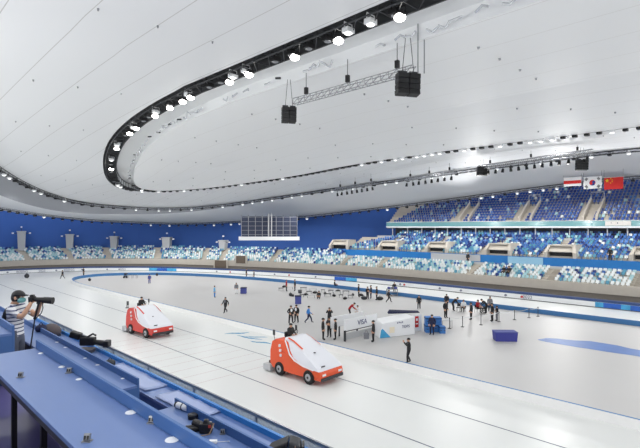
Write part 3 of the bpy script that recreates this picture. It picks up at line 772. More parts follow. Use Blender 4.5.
POSES['crouch'] = CR
BODY = {k: person_mesh(J, 'body_' + k) for k, J in POSES.items()}
def hair_mesh(J):
    h = Vector(J['head']); c = Vector(J['crown']); d = (c - h).normalized(); mid = h + d * .055
    q = Vector((0, 0, 1)).rotation_difference(d).to_matrix()
    b = MB(); b.ell(mid - (Vector(J['nose']) - h) * .15, (.098, .112, .112), 12, 6, q, 0, -.15, 1.)
    return b.mesh('hair', M_hair)
HAIR = {k: hair_mesh(J) for k, J in POSES.items()}
COL = dict(black=M_black, navy=mat('cloth_navy', (28, 34, 66), .8), dark=mat('cloth_dark', (38, 38, 44), .8), blue=mat('cloth_blue', (60, 130, 205), .8), sky=mat('cloth_sky', (120, 185, 225), .8),
           red=mat('cloth_red', (170, 36, 44), .8), grey=mat('cloth_grey', (120, 122, 128), .8), white=mat('cloth_white', (232, 234, 236), .8), purple=mat('cloth_violet', (74, 82, 150), .8))
RZ = dict(cam=135, right=-135, left=45, away=-45, camL=105, camR=170, rightaway=-90)
def person(loc, pose, face, jacket, trousers, label, hgt=1.75, group=None, panel=None, cap=None):
    t = thing('person', label, 'person', loc, math.radians(RZ.get(face, face) if isinstance(face, str) else face), group)
    k = hgt / 1.76; t.scale = (k * 1.2, k * 1.2, k)
    b = link('body', BODY[pose], t)
    for i, m in ((0, COL[trousers]), (1, COL[jacket]), (3, M_black)):
        b.material_slots[i].link = 'OBJECT'; b.material_slots[i].material = m
    h = link('hair', HAIR[pose], t, True)
    if cap: h.name = 'cap'; h.material_slots[0].link = 'OBJECT'; h.material_slots[0].material = COL[cap]
    if panel:
        J = POSES[pose]; c = Vector(J['chest']); s = Vector(J['spine']); d = (c - s).normalized()
        MB().ell(c * .6 + s * .4 + Vector((0, .095, .05)), (.1, .03, .17), 10, 6).build('chest_panel', COL[panel], t, True)
    return t
def P_(px, py, *a, **k): return person(at(px, py), *a, **k)
P_(225.5, 313, 'walk', 'camL', 'black', 'black', 'person in black jacket walking alone across the infield, above the nearer ice machine', 1.75, panel='grey')
P_(290.8, 323.5, 'stand_wide', 'camR', 'black', 'black', 'left one of two people in black standing side by side above the orange ice machine', 1.78, panel='white')
P_(296.4, 322.5, 'stand_wide', 'camL', 'black', 'black', 'right one of two people in black standing side by side above the orange ice machine', 1.78, panel='white')
P_(308.7, 323, 'walk', 'right', 'blue', 'navy', 'person in bright blue jacket walking right of two people in black', 1.7)
P_(323, 340, 'stand', 'right', 'black', 'black', 'person in black at the left of the trio before the white hoarding', 1.86, panel='white')
P_(329.4, 337.3, 'folded', 'camL', 'black', 'black', 'person in black in the middle of the trio before the white hoarding', 1.75)
P_(335.6, 339.8, 'stand', 'left', 'black', 'black', 'person in black at the right of the trio, next to the hoarding corner', 1.8, panel='white')
P_(329.5, 325, 'photo', 'cam', 'dark', 'black', 'person in dark clothes with raised arms standing behind the trio', 1.72)
P_(350, 317.5, 'lean', 'right', 'red', 'black', 'person in dark red jacket bending forward behind the white hoarding', 1.75)
P_(357.8, 316.8, 'sit', 'camL', 'white', 'black', 'small seated person in white top right beside the person in red', 1.6)
P_(373.4, 342, 'stand', 'left', 'black', 'black', 'person all in black standing before the gap between the white hoardings', 1.8)
P_(408.8, 362.8, 'photo', 'left', 'black', 'black', 'lone person in black holding up a camera near the inner edge of the track', 1.75)
P_(419, 309, 'stand', 'away', 'black', 'black', 'person in black standing alone behind the blue crates', 1.6)
P_(149.5, 283.5, 'stand', 'cam', 'purple', 'purple', 'person in blue tracksuit standing alone on the infield near the far bend', 1.55)
P_(62.6, 278.8, 'walk', 'left', 'dark', 'black', 'person in dark clothes walking at the left tip of the infield', 1.6)
P_(83.6, 275.6, 'stand', 'right', 'black', 'black', 'person in black standing on the far bend by the blue edge mats', 1.55)
P_(236.3, 294, 'stand', 'cam', 'grey', 'white', 'person in grey top and pale trousers left of a small violet bin', 1.6)
P_(246.3, 278, 'stand', 'right', 'dark', 'black', 'taller person in dark clothes at the left of a white cart by the far edge', 1.75)
P_(254, 279.5, 'stand', 'left', 'dark', 'black', 'person in dark clothes at the right of a white cart by the far edge', 1.6)
P_(214.5, 297.5, 'stand', 'right', 'sky', 'blue', 'person in light blue standing alone left of the walking person in black', 1.6)
P_(286.4, 291.3, 'stand', 'right', 'red', 'dark', 'person in red top standing at the left end of the low benches', 1.72)
P_(295, 291.2, 'stand', 'left', 'black', 'black', 'person in black standing just right of the person in red at the low benches', 1.75)
P_(319.5, 299, 'crouch', 'camL', 'black', 'black', 'person in black crouching among the low benches', 1.75)
P_(334.5, 288.3, 'sit', 'right', 'dark', 'navy', 'person in dark clothes sitting at the far edge mats', 1.7)
P_(358.6, 297, 'stand', 'right', 'black', 'black', 'slim person in black standing at the right end of the low benches', 1.75)
P_(367.5, 299.5, 'folded', 'camR', 'dark', 'black', 'person in dark clothes at the left of a tight trio by the far edge', 1.7)
P_(371, 298.6, 'stand', 'left', 'black', 'navy', 'person in black in the middle of a tight group of three by the far edge', 1.78)
P_(376.8, 300.2, 'stand', 'left', 'black', 'black', 'person in black at the right of a tight group of three by the far edge', 1.8)
P_(388.8, 302.5, 'walk', 'right', 'dark', 'black', 'short person in dark clothes walking right of the tight group of three', 1.6)
P_(394.3, 293.5, 'stand', 'cam', 'black', 'grey', 'person with dark top by the far edge mats, behind grey equipment', 1.6)
P_(432, 334.8, 'stand', 'camL', 'navy', 'navy', 'person in navy standing in front of the blue crates', 1.8)
P_(445.6, 318, 'stand', 'camR', 'black', 'black', 'person in black at the left end of the belt barrier group', 1.85)
P_(446.6, 307.5, 'stand', 'camL', 'dark', 'black', 'person in dark clothes behind the left end of the belt barrier group', 1.6)
P_(453.4, 311, 'lean', 'right', 'dark', 'black', 'person bending forward over a black chair in the belt barrier group', 1.75)
P_(463.6, 311.5, 'sit', 'camL', 'white', 'black', 'seated person in a white top in the belt barrier group', 1.75)
P_(471.2, 320, 'stand', 'left', 'black', 'black', 'person in black standing in front of the seated person in red', 1.8)
P_(477.6, 312.3, 'sit', 'camR', 'red', 'black', 'seated person in dark red jacket in the belt barrier group', 1.85)
P_(486, 313.5, 'lean', 'left', 'black', 'black', 'person in black leaning towards the seated person in red', 1.8)
P_(492.3, 321.5, 'stand', 'left', 'black', 'black', 'person in black at the right end of the belt barrier group', 1.85)
P_(497, 321, 'folded', 'left', 'dark', 'grey', 'person in dark top and grey trousers furthest right in the belt barrier group', 1.55)
P_(490, 311.5, 'stand', 'cam', 'grey', 'black', 'person in grey top behind the right end of the belt barrier group', 1.7)
# spectators and staff seen in the far stand
for px, o, lab in ((503, 4.3, 'left one of three dark figures seated in the pale seats below the fourth entrance'), (507.5, 4.5, 'middle one of three dark figures seated below the fourth entrance'), (511, 4.2, 'right one of three dark figures seated below the fourth entrance'),
                   (467.5, 8.6, 'person in dark clothes standing at the aisle top below the third entrance'), (612, 10.0, 'person in dark clothes standing behind the blue banner at the right')):
    c, n, a = PAD(PAD.at_px(px, o), o)
    h = 2.6 if o < 5 else (3.6 if o < 9 else 5.0)
    person((c[0], c[1], h), 'sit' if o < 5 else 'stand', math.degrees(a) + 90, 'black', 'black', lab, 1.75)

# ================================================================ ICE RESURFACERS
M_tyre = mat('tyre', (28, 28, 30), .8); M_rim = mat('rim', (170, 172, 175), .4, .4)
def resurfacer(loc, rz, body_col, label, driver_label, shade):
    t = thing('ice_resurfacer', label, 'ice resurfacer', loc, rz, 'ice resurfacers')
    mo = mat('shell_' + shade, body_col, .35); mw = mat('hood_white', (226, 228, 234), .35)
    W = 1.08                                        # half width; local +y = forward
    # lower chassis shell: side outline lofted across the width, slightly narrower at the top
    prof = [(-2.0, .42), (-2.25, .7), (-2.3, 1.5), (-2.2, 2.05), (-1.9, 2.22), (-1.0, 2.3), (-.72, 2.18), (-.5, 1.75), (-.1, 1.35), (.6, 1.1), (1.5, .98), (2.12, .9), (2.22, .72), (2.2, .36), (1.0, .36), (-.2, .36)]
    def loop(x, k): return [(x * (1 - .10 * max(0, z - 1.0)) * (1 if y < 1.5 else 1 - .12 * (y - 1.5) ** 2), y, z) for y, z in prof]
    b = MB(); rows = [loop(x, 0) for x in (-W, -W * .97, W * .97, W)]
    ins = lambda L, k: [(x, y * .985, .36 + (z - .36) * .97) for x, y, z in L]
    b.prism(ins(loop(-W, 0), 0), loop(-W * .94, 0)); b2 = MB(); b.prism(loop(-W * .94, 0), loop(W * .94, 0)); b.prism(loop(W * .94, 0), ins(loop(W, 0), 0))
    body = b.build('body_shell', mo, t)
    # white snow-tank hood sloping to the nose
    hp = [(-1.15, 1.9), (-1.12, 2.42), (-.75, 2.46), (-.3, 2.3), (.6, 1.86), (1.4, 1.42), (2.0, 1.05), (2.14, .9), (1.5, .93), (.5, 1.05), (-.25, 1.35), (-.62, 1.75)]
    hl = lambda x: [(x * (1 - .16 * max(0, z - 1.1)), y, z) for y, z in hp]
    sh = lambda L: [(x, y * .97 + .0, .95 + (z - .95) * .93) for x, y, z in L]
    b = MB(); b.prism(sh(hl(-W * .985)), hl(-W * .86)); b.prism(hl(-W * .86), hl(W * .86)); b.prism(hl(W * .86), sh(hl(W * .985)))
    b.build('snow_tank_hood', mw, t)
    # coloured stripe along the hood shoulder on both sides
    for sx in (-1, 1):
        st = MB(); path = [(-.78, 2.4), (-.3, 2.27), (.5, 1.9)]
        up = [(sx * W * (.80), y, z + .03) for y, z in path]; dn = [(sx * W * .7, y, z + .07) for y, z in path]
        st.grid([up, dn]); st.build('hood_stripe', mo, t)
        st = MB(); path = [(-.95, 2.3), (-.72, 1.95), (-.45, 1.5), (0, 1.22), (.8, 1.02), (1.7, .93)]
        up = [(sx * (W * 1.0 + .012) * (1 - .1 * max(0, z - 1)), y + .05, z + .05) for y, z in path]; dn = [(sx * (W + .02) * (1 - .1 * max(0, z - 1)), y - .03, z - .04) for y, z in path]
        st.grid([up, dn]); st.build('white_trim', M_white, t)
    # nose details, bumper, lights, mark
    MB().box((0, 2.2, .42), (1.95, .16, .2)).build('bumper', M_dark, t, bevel=.03)
    for sx in (-1, 1): MB().box((sx * .72, 2.19, .68), (.3, .1, .12)).build('head_lamp', M_white, t)
    MB().box((.55, 1.98, 1.12), (.3, .05, .06), M=Matrix.Rotation(-.6, 3, 'X')).build('maker_mark', M_dark, t)
    MB().ell((.25, 1.0, 1.72), (.06, .1, .03)).build('hood_latch', M_dark, t)
    for k, (y, z) in enumerate(((-1.35, 1.9), (-1.3, 1.6), (-1.25, 1.3))):
        for sx in (-1, 1): MB().box((sx * W * .965, y, z), (.1, .12, .16)).build('side_mark', M_white, t)
    # wheels
    for sx in (-1, 1):
        for y in (-1.35, 1.25):
            w = MB(); w.cyl((sx * .86, y, .43), (sx * 1.12, y, .43), .43, n=20); wo = w.build('wheel', M_tyre, t, bevel=.05)
            MB().cyl((sx * 1.1, y, .43), (sx * 1.14, y, .43), .25, .2, 16).build('rim', M_rim, wo)
            MB().cyl((sx * 1.13, y, .43), (sx * 1.16, y, .43), .08, n=8).build('hub', M_dark, wo)
    # conditioner behind, with side arm and white skirt
    MB().box((0, -2.6, .28), (2.15, .7, .4)).build('conditioner', M_grey, t, bevel=.04)
    MB().box((0, -2.55, .56), (1.5, .4, .18)).build('conditioner_lid', M_black, t, bevel=.03)
    for sx in (-1, 1): MB().tube([(sx * .7, -1.9, .7), (sx * .75, -2.5, .5)], .06).build('lift_arm', M_dark, t)
    # cab: seat, wheel, rail, mirror
    MB().box((.0, -1.45, 2.28), (.6, .5, .12)).build('seat', M_black, t, bevel=.03); MB().box((.0, -1.74, 2.44), (.5, .1, .3)).build('seat_back', M_dark, t, bevel=.03)
    b = MB(); b.tube([(.2 * math.cos(k * PI / 8), -.98 + .08 * math.sin(k * PI / 8), 2.62 + .18 * math.sin(k * PI / 8)) for k in range(17)], .02, 5); b.build('steering_wheel', M_black, t)
    for sx in (-1, 1):
        b = MB(); b.tube([(sx * .95, -1.9, 2.1), (sx * 1.0, -1.95, 2.5)], .02, 5); b.box((sx * 1.0, -1.95, 2.65), (.06, .16, .34)); b.build('mirror', M_dark, t)
    # driver
    c = Matrix.Rotation(rz, 3, 'Z') @ Vector((0, -1.45, 1.83)); person(Vector(loc) + c, 'sit', math.degrees(rz), 'black', 'black', driver_label, 1.75, cap='black')
    return t
resurfacer((20.65, 21.9, 0), math.radians(182), (226, 84, 40), 'orange and white ice resurfacing machine in the foreground, driving along the near straight', 'driver in black seated on the foreground orange ice machine', 'orange')
resurfacer((18.95, 40.35, 0), math.radians(184), (206, 62, 52), 'red and white ice resurfacing machine further back on the near straight', 'driver in black seated on the red ice machine further back', 'red')

# ================================================================ INFIELD EQUIPMENT
def board(pa, pb, h, thick, label, name='hoarding', m=M_white):
    a, b = at(*pa), at(*pb); d = b - a; L = d.length
    t = thing(name, label, 'hoarding', a, math.atan2(d.y, d.x))
    return t, L
VX = lambda x, y, z: Matrix(((1, 0, 0, x), (0, 0, -1, y), (0, 1, 0, z), (0, 0, 0, 1)))
M_text = mat('text_blue', (60, 66, 120), .6)
t, L = board((344.3, 341.5), (377, 333.5), 2, .1, 'white fence hoarding with blue lettering behind the trio in black')
MB().box((L / 2, 0, 1.32), (L, .08, .95)).build('panel', M_white, t, bevel=.02)
MB().box((L / 2, 0, .82), (L, .1, .06)).build('rail', M_dark, t)
for x in (.05, L - .05): MB().box((x, -.02, .45), (.14, .14, .9)).build('post', M_dark, t)
MB().box((L / 2, .25, .3), (L * .9, .06, .5)).build('lower_panel', M_grey, t)
text('VISA', .62, VX(L * .52, -.06, 1.32), M_text, t)
# return side running back to the right
MB().box((L * .5, 1.6, 1.32), (L, .08, .95)).build('back_panel', M_white, t, bevel=.02)
MB().box((L * .25, 1.6, .45), (.1, .1, .9)).build('post', M_dark, t); MB().box((L * .8, 1.6, .45), (.1, .1, .9)).build('post', M_dark, t)
t, L = board((379.5, 338.5), (415, 334.5), 2, .1, 'white block shaped hoarding with small lettering and blue artwork, left of the blue crates')
MB().prism([(0, 0, 0), (L, 0, 0), (L, 0, 1.55), (.3, 0, 1.25)], [(.35, 2.0, 0), (L + .3, 2.0, 0), (L + .3, 1.9, 1.55), (.6, 1.9, 1.3)]).build('panel', M_white, t, bevel=.06)
MB().prism([(.03, -.01, .02), (1.1, -.01, .02), (.75, -.01, .35), (.3, -.01, .8), (.15, -.01, .7)], [(.03, -.03, .02), (1.1, -.03, .02), (.75, -.03, .35), (.3, -.03, .8), (.15, -.03, .7)]).build('artwork', M_art, t)
MB().box((1.25, -.015, .62), (.5, .02, .5)).build('faded_patch', mat('cream', (238, 228, 205), .7), t)
text('TOPS', .34, VX(L * .73, -.03, .8), M_text, t)
for k in range(4): MB().box((L * (.5 + .045 * k), -.02, 1.18 + .03 * (k % 2)), (.09, .02, .1)).build('small_mark', M_text, t)
t, L = board((412.8, 331.5), (420, 330.5), 2, .1, 'narrow upright white panel with a red emblem beside the blue crates', 'sign_panel')
MB().box((L / 2, 0, .75), (L + .3, .08, 1.5)).build('panel', M_white, t); MB().box((L / 2, -.05, .85), (.42, .02, 1.0)).build('emblem', mat('sign_red', (196, 44, 40), .6), t)
MB().box((L / 2, -.065, 1.05), (.2, .02, .22)).build('emblem_mark', M_white, t); MB().box((L / 2, -.065, .68), (.26, .02, .1)).build('emblem_mark', M_white, t)
p = at(405, 331); q = tag(MB().prism([(-1.6, -.3, .0), (1.5, -.2, 0), (1.6, .5, 0), (-1.5, .4, 0)], [(-1.6, -.2, .22), (1.3, -.2, .1), (1.5, .4, .12), (-1.3, .4, .3)]).build('dark_cloth', COL['navy'], bevel=.05), 'dark cloth bundle lying along the top of the white block hoarding', 'cloth')
q.location = (p.x + .35, p.y + .35, 1.56); q.rotation_euler.z = -PI / 4 + .15
M_crate = mat('crate_blue', (58, 120, 190), .6)
def crate(p, s, label, rz=-PI / 4, m=M_crate, grp='blue crates'):
    t = thing('crate', label, 'crate', p, rz, grp)
    MB().box((0, 0, s[2] / 2), s).build('case', m, t, bevel=.03); MB().box((0, 0, s[2] * .8), (s[0] + .03, s[1] + .03, .06)).build('lid_seam', COL['navy'], t)
    for x in (-1, 1): MB().box((x * s[0] * .3, -s[1] / 2 - .02, s[2] * .45), (.14, .04, .05)).build('handle', M_dark, t)
    return t
crate(at(429, 332), (.75, .8, .75), 'lower left blue crate behind the person in navy'); c = at(429, 332); crate((c.x, c.y, .755), (.7, .75, .65), 'upper left blue crate, stacked on the one behind the person in navy')
crate(at(437, 331.2), (.75, .8, .75), 'lower middle blue crate right of the person in navy'); c = at(437, 331.2); crate((c.x, c.y, .755), (.7, .7, .55), 'upper middle blue crate, stacked right of the person in navy')
crate(at(442, 333), (.5, .6, .65), 'small blue crate at the right end of the crate stack')
M_violet = mat('violet_cloth', (62, 66, 150), .6)
a, b = at(496.3, 341.5), at(517.5, 341.8); d = b - a
t = thing('equipment_bin', 'large violet covered bin standing alone on the right part of the infield', 'bin', (a + b) / 2 + Vector((.3, .3, 0)), math.atan2(d.y, d.x))
L = d.length; MB().prism([(-L / 2, -.45, 0), (L / 2, -.45, 0), (L / 2, .45, 0), (-L / 2, .45, 0)], [(-L / 2 - .05, -.5, .72), (L / 2 + .05, -.5, .72), (L / 2 + .05, .5, .72), (-L / 2 - .05, .5, .72)]).build('cover', M_violet, t, bevel=.03)
MB().box((0, 0, .76), (L + .15, 1.05, .06)).build('lid', COL['purple'], t, bevel=.02)
for x in (-L / 2 + .1, L / 2 - .1): MB().box((x, -.3, .02), (.1, .1, .04)).build('foot', M_dark, t)
for px, py, w, h, lab in ((243.6, 293.4, .8, .85, 'small violet bin right of the person in grey and white'), (298.2, 303.6, .75, 1.0, 'small violet bin in front of the low benches')):
    t = thing('equipment_bin', lab, 'bin', at(px, py), -PI / 4, 'small violet bins')
    MB().box((0, 0, h * .46), (w, w, h * .92)).build('cover', COL['purple'], t, bevel=.03); MB().box((0, 0, h * .96), (w + .06, w + .06, .08)).build('lid', COL['navy'], t)
t = thing('carry_bag', 'grey bag held by the person in black between the white hoardings', 'bag', at(366.3, 343.2), -PI / 4)
MB().prism([(-.2, -.12, .35), (.2, -.12, .35), (.2, .12, .35), (-.2, .12, .35)], [(-.24, -.13, .85), (.24, -.13, .85), (.24, .13, .85), (-.24, .13, .85)]).build('bag_body', COL['grey'], t, bevel=.03)
MB().tube([(-.12, 0, .84), (-.06, 0, 1.02), (.06, 0, 1.02), (.12, 0, .84)], .015, 5).build('handle', M_dark, t)
# white cart between the two staff by the far edge
t = thing('cart', 'small white cart between two people in dark clothes by the far edge mats', 'cart', at(250.5, 279.3), -PI / 4)
MB().box((0, 0, .62), (.9, .5, .4)).build('tray', M_white, t, bevel=.03); MB().tube([(-.45, 0, .8), (-.6, 0, 1.0)], .03).build('handle', M_dark, t)
for x in (-.35, .35):
    for y in (-.2, .2): MB().cyl((x, y - .03, .1), (x, y + .03, .1), .1, n=10).build('wheel', M_black, t)
    MB().box((x, 0, .3), (.05, .4, .4)).build('frame', M_dark, t)
# camera dolly and rails near the far bend
t = thing('camera_dolly', 'small black camera dolly with white rails on the far infield', 'camera dolly', at(125.5, 278), -PI / 4)
MB().box((0, 0, .35), (.6, .5, .2)).build('base', M_black, t); MB().box((0, 0, .75), (.3, .5, .3)).build('camera_body', M_black, t); MB().cyl((.15, 0, .78), (.45, 0, .78), .08).build('lens', M_dark, t)
for x in (-.25, .25): MB().cyl((x, -.25, .12), (x, .25, .12), .12).build('wheel', M_black, t)
t = thing('steel_frame', 'low white tubular frame right of the camera dolly on the far infield', 'frame', at(132.5, 278.3), -PI / 4)
b = MB()
for x in (-.8, 0, .8): b.tube([(x, -.3, 0), (x, -.3, .6), (x, .3, .6), (x, .3, 0)], .04, 5)
b.build('hoop', M_steel, t); MB().tube([(-.8, 0, .6), (.8, 0, .6)], .05, 5).build('top_rail', M_dark, t)
for px, py, r, lab in ((26.8, 278, .42, 'dark round topped case standing on the ice at the far left'), (89.6, 281, .25, 'small dark bag lying inside the left tip of the infield'), (157, 275.8, .25, 'tiny dark bag at the far edge above the person in blue')):
    t = thing('equipment_bag', lab, 'bag', at(px, py))
    MB().ell((0, 0, r * .9), (r, r * .8, r), 12, 8, None, 0, -.9, 1).build('bag_body', M_dark, t, True); MB().tube([(-r * .5, 0, r * 1.7), (0, 0, r * 2.1), (r * .5, 0, r * 1.7)], .03, 5).build('handle', M_black, t)
# low benches and mats in the warm-up area
def bench(px, py, L, lab, top=M_dark):
    t = thing('low_bench', lab, 'bench', at(px, py), -PI / 4 + random.uniform(-.25, .25), 'low benches of the warm-up area')
    MB().box((0, 0, .36), (L, .4, .07)).build('seat', top, t, bevel=.02)
    for x in (-L * .4, L * .4): MB().box((x, 0, .165), (.05, .3, .33)).build('leg', M_steel, t)
BL = [(281, 290.5), (289.5, 289.3), (300, 292.6), (303.5, 290), (309, 293.8), (313, 291), (323, 292.2), (327.5, 296.3), (331, 292.6), (337, 294.2), (341, 297.5), (346, 293.5), (350.5, 297.8), (311, 298), (302, 297)]
for i, (x, y) in enumerate(BL): bench(x, y, (.75, 1.2, .6, 1.0)[i % 4], 'low bench with a ' + ('pale' if i % 4 == 1 else 'dark') + ' top in the warm-up area at the middle of the infield', M_grey if i % 4 == 1 else M_dark)
for px, py, lab in ((290.5, 296, 'dark kit bag lying in front of the person in red at the benches'), (300, 293.5, 'dark kit bag right of the person in black at the benches'), (364, 299.6, 'dark kit bag on the floor left of the tight group of three'), (380, 300, 'dark kit bag on the floor right of the tight group of three')):
    t = thing('kit_bag', lab, 'bag', at(px, py), random.random() * 3, 'kit bags on the infield')
    MB().ell((0, 0, .22), (.45, .25, .24), 12, 8, None, 0, -.9, 1).build('bag_body', M_dark, t, True); MB().tube([(-.2, 0, .42), (0, 0, .58), (.2, 0, .42)], .025, 5).build('handle', M_black, t)
for i, (px, py) in enumerate(((284, 287.5), (293, 296.5), (306, 295.5), (315, 293.5), (325, 294.4), (334, 296.6), (338, 292), (345, 299.4), (353, 295.6), (361, 296))):
    t = thing('kit_bag', 'tiny dark kit bag lying among the low benches of the warm-up area', 'bag', at(px, py), i * .9, 'tiny bags among the low benches')
    MB().ell((0, 0, .15), (.4, .18, .17), 10, 6, None, 0, -.9, 1).build('bag_body', M_black, t, True); MB().tube([(-.2, 0, .28), (0, 0, .42), (.2, 0, .28)], .02, 5).build('handle', M_dark, t)
t = thing('equipment_rack', 'grey rack of equipment in front of a person at the far edge mats', 'rack', at(392, 296), -PI / 4)
for z in (.15, .55, .95): MB().box((0, 0, z), (1.5, .5, .06)).build('shelf', M_steel, t)
for x in (-.72, .72):
    for y in (-.22, .22): MB().box((x, y, .5), (.06, .06, 1.0)).build('post', M_steel, t)
for k, x in enumerate((-.4, .1, .5)): tag(MB().box((0, 0, .13), (.34, .34, .26)).build('box', COL['grey' if k % 2 else 'purple'], bevel=.02), ('leftmost', 'middle', 'rightmost')[k] + ' box on top of the grey equipment rack at the far edge', 'box', 'boxes on the equipment rack').location = Matrix.Translation(at(392, 296)) @ Matrix.Rotation(-PI / 4, 4, 'Z') @ Vector((x, 0, .985))
# belt barrier posts and belts
def post(p, lab):
    t = thing('barrier_post', lab, 'barrier post', p, 0, 'belt barrier posts')
    MB().cyl((0, 0, 0), (0, 0, .04), .18, .16, 16).build('base', M_black, t); MB().cyl((0, 0, .04), (0, 0, .95), .035, n=8).build('pole', M_dark, t); MB().cyl((0, 0, .93), (0, 0, 1.02), .055, n=8).build('belt_head', M_dark, t)
PS = [(449.5, 328.5, 'barrier post furthest left, right of the blue crates'), (462.5, 327, 'second barrier post from the left, before the seated people'), (481, 325, 'third barrier post, below the seated person in red'), (499, 321.8, 'barrier post at the right end of the belt barrier group'), (514.5, 319.8, 'barrier post standing alone right of the belt barrier group'), (529, 317.8, 'second barrier post from the right end of the belt line'), (538, 316.5, 'barrier post furthest right, at the blue edge mats')]
pp = [at(x, y) for x, y, l in PS]
for p, (x, y, l) in zip(pp, PS): post(p, l)
for i in range(len(pp) - 1):
    a, b = pp[i], pp[i + 1]; d = (b - a); bb = MB()
    rows = []
    for z in (.93, .98): rows.append([a + d * (k / 8) + Vector((0, 0, z - .12 * math.sin(PI * k / 8))) for k in range(9)])
    n = Vector((-d.y, d.x, 0)).normalized() * .01
    bb.grid([[p + n for p in r] for r in rows]); bb.grid([[p - n for p in r] for r in rows])
    tag(bb.build('barrier_belt', M_white if i < 4 else M_grey), 'pale belt strung between the ' + ('first and second', 'second and third', 'third and fourth', 'fourth and fifth', 'fifth and sixth', 'sixth and seventh')[i] + ' barrier posts from the left', 'barrier belt', 'barrier belts')
def chair(px, py, lab, rz):
    t = thing('folding_chair', lab, 'chair', at(px, py), rz, 'black chairs in the belt barrier area')
    MB().box((0, 0, .45), (.44, .42, .05)).build('seat', M_black, t, bevel=.01); MB().box((0, -.22, .72), (.44, .04, .36)).build('backrest', M_black, t, bevel=.01)
    for x in (-.19, .19):
        MB().tube([(x, .2, 0), (x, .17, .45)], .018, 5).build('leg', M_dark, t); MB().tube([(x, -.24, 0), (x, -.2, .9)], .018, 5).build('leg', M_dark, t)
for px, py, l, r in ((463.6, 311.9, 'black chair under the seated person in white', 105), (477.6, 312.8, 'black chair under the seated person in red', 170), (458.5, 311.5, 'empty black chair right of the person bending forward', 100), (482, 314.5, 'empty black chair right of the seated person in red', 45)):
    chair(px, py, l, math.radians(r))
t = thing('metal_trestle', 'pale metal trestle table left of the belt barrier group', 'table', at(446.5, 327.5), -PI / 4)
MB().box((0, 0, .7), (1.0, .6, .04)).build('table_top', M_grey, t)
for x in (-.45, .45):
    for y in (-.25, .25): MB().box((x, y, .34), (.04, .04, .68)).build('leg', M_steel, t)
t = thing('ticket_pole', 'thin white marker pole on the ice beside the red ice machine', 'pole', at(127, 308))
MB().cyl((0, 0, 0), (0, 0, .8), .05).build('shaft', M_dark, t); MB().cyl((0, 0, 0), (0, 0, .05), .2).build('base', M_dark, t)

# ================================================================ PRESS TRIBUNE IN THE FOREGROUND
M_desk = mat('desk_blue', (98, 124, 176), .4, noise=.03, nscale=3); M_deskd = mat('desk_panel', (66, 104, 160), .5); M_fascia = mat('fascia_blue', (46, 126, 200), .45)
M_floor = mat('tribune_floor', (84, 80, 132), .35, noise=.15, nscale=2); M_under = mat('under_grey', (84, 80, 78), .7)
b = MB()
b.box((-1.0, 4, 7.95), (2.4, 40, .2)); b.box((1.05, 4, 7.22), (1.75, 40, .2)); b.box((2.45, 4, 6.38), (1.1, 40, .2)); b.box((3.8, 4, 5.54), (1.7, 40, .2))
b.box((4.68, 4, 2.8), (.1, 40, 5.6)); b.box((.18, 4, 7.5), (.06, 40, .8)); b.box((1.92, 4, 6.75), (.04, 40, .84)); b.box((2.98, 4, 5.9), (.04, 40, .85))
struct(b.build('floor_tribune', M_floor), 'stepped violet blue floor of the press tribune', 'floor')
def desk(x0, x1, y0, y1, h, label, legs=True, panel=.10, pan_y=None, fl=.72):
    t = thing('press_desk', label, 'desk', ((x0 + x1) / 2, (y0 + y1) / 2, h - fl), 0, 'blue press desks')
    w, L = x1 - x0, y1 - y0
    MB().box((0, 0, fl - .02), (w, L, .04)).build('desk_top', M_desk, t, bevel=.004)
    MB().box((w / 2 + .015, 0, fl + panel / 2 - .18), (.03, L, panel + .36)).build('front_panel', M_deskd, t, bevel=.004)
    MB().box((0, L / 2 - .012, fl - .2), (w, .025, .33)).build('end_panel', M_deskd, t); MB().box((0, -L / 2 + .012, fl - .2), (w, .025, .33)).build('end_panel', M_deskd, t)
    MB().box((-w / 2 + .03, 0, fl - .075), (.03, L - .05, .06)).build('edge_rail', M_dark, t)
    n = max(2, int(L / .95) + 1)
    for k in range(n):
        y = -L / 2 + .08 + (L - .16) * k / (n - 1)
        lg = MB(); lg.box((-w / 2 + .09, y, fl / 2 - .03), (.045, .045, fl - .06)); lg.build('leg', M_black, t)
        lg = MB(); lg.box((w / 2 - .06, y, fl / 2 - .03), (.045, .045, fl - .06)); lg.build('leg', M_black, t)
        MB().box((0, y, fl - .1), (w - .1, .03, .05)).build('cross_bar', M_black, t)
    MB().box((w / 2 - .03, 0, fl / 2), (.02, L - .1, fl - .14)).build('modesty_panel', M_under, t)
    return t
desk(1.06, 1.6, -.6, 6.45, 8.04, 'long blue press desk nearest the camera at lower left')
desk(1.06, 1.6, 7.6, 13.0, 8.04, 'blue press desk behind the gap, left of the photographer')
desk(2.52, 2.97, 6.72, 16.0, 7.2, 'blue press desk in the second row, in front of the photographer')
desk(2.52, 2.97, -.6, 5.62, 7.2, 'blue press desk in the second row carrying camera gear')
t = thing('front_counter', 'blue counter of the lowest tribune row with a bright blue front', 'counter', (4.15, 7, 5.64))
MB().box((0, 0, .73), (.5, 22, .05)).build('counter_top', M_desk, t); MB().box((.28, 0, .42), (.05, 22, .84)).build('front_board', M_fascia, t)
MB().box((-.2, 0, .36), (.03, 22, .7)).build('back_board', M_deskd, t)
t = thing('safety_rail', 'grey netted safety rail along the front of the tribune', 'rail', (4.58, 7, 5.6))
MB().box((0, 0, .92), (.03, 22, .05)).build('top_rail', M_steel, t); MB().box((0, 0, .84), (.012, 22, .12)).build('net', mat('net_grey', (186, 196, 200), .7, noise=.5, nscale=25, alpha=.6), t)
for k in range(12): MB().box((0, -10.5 + k * 1.9, .46), (.035, .035, .92)).build('post', M_steel, t)
# seams between desk tops
for (x0, y0), (x1, y1) in (((22, 378), (70, 371)), ((87, 440), (152, 420.5))):
    a = at(x0, y0, 8.041); c = at(x1, y1, 8.041)
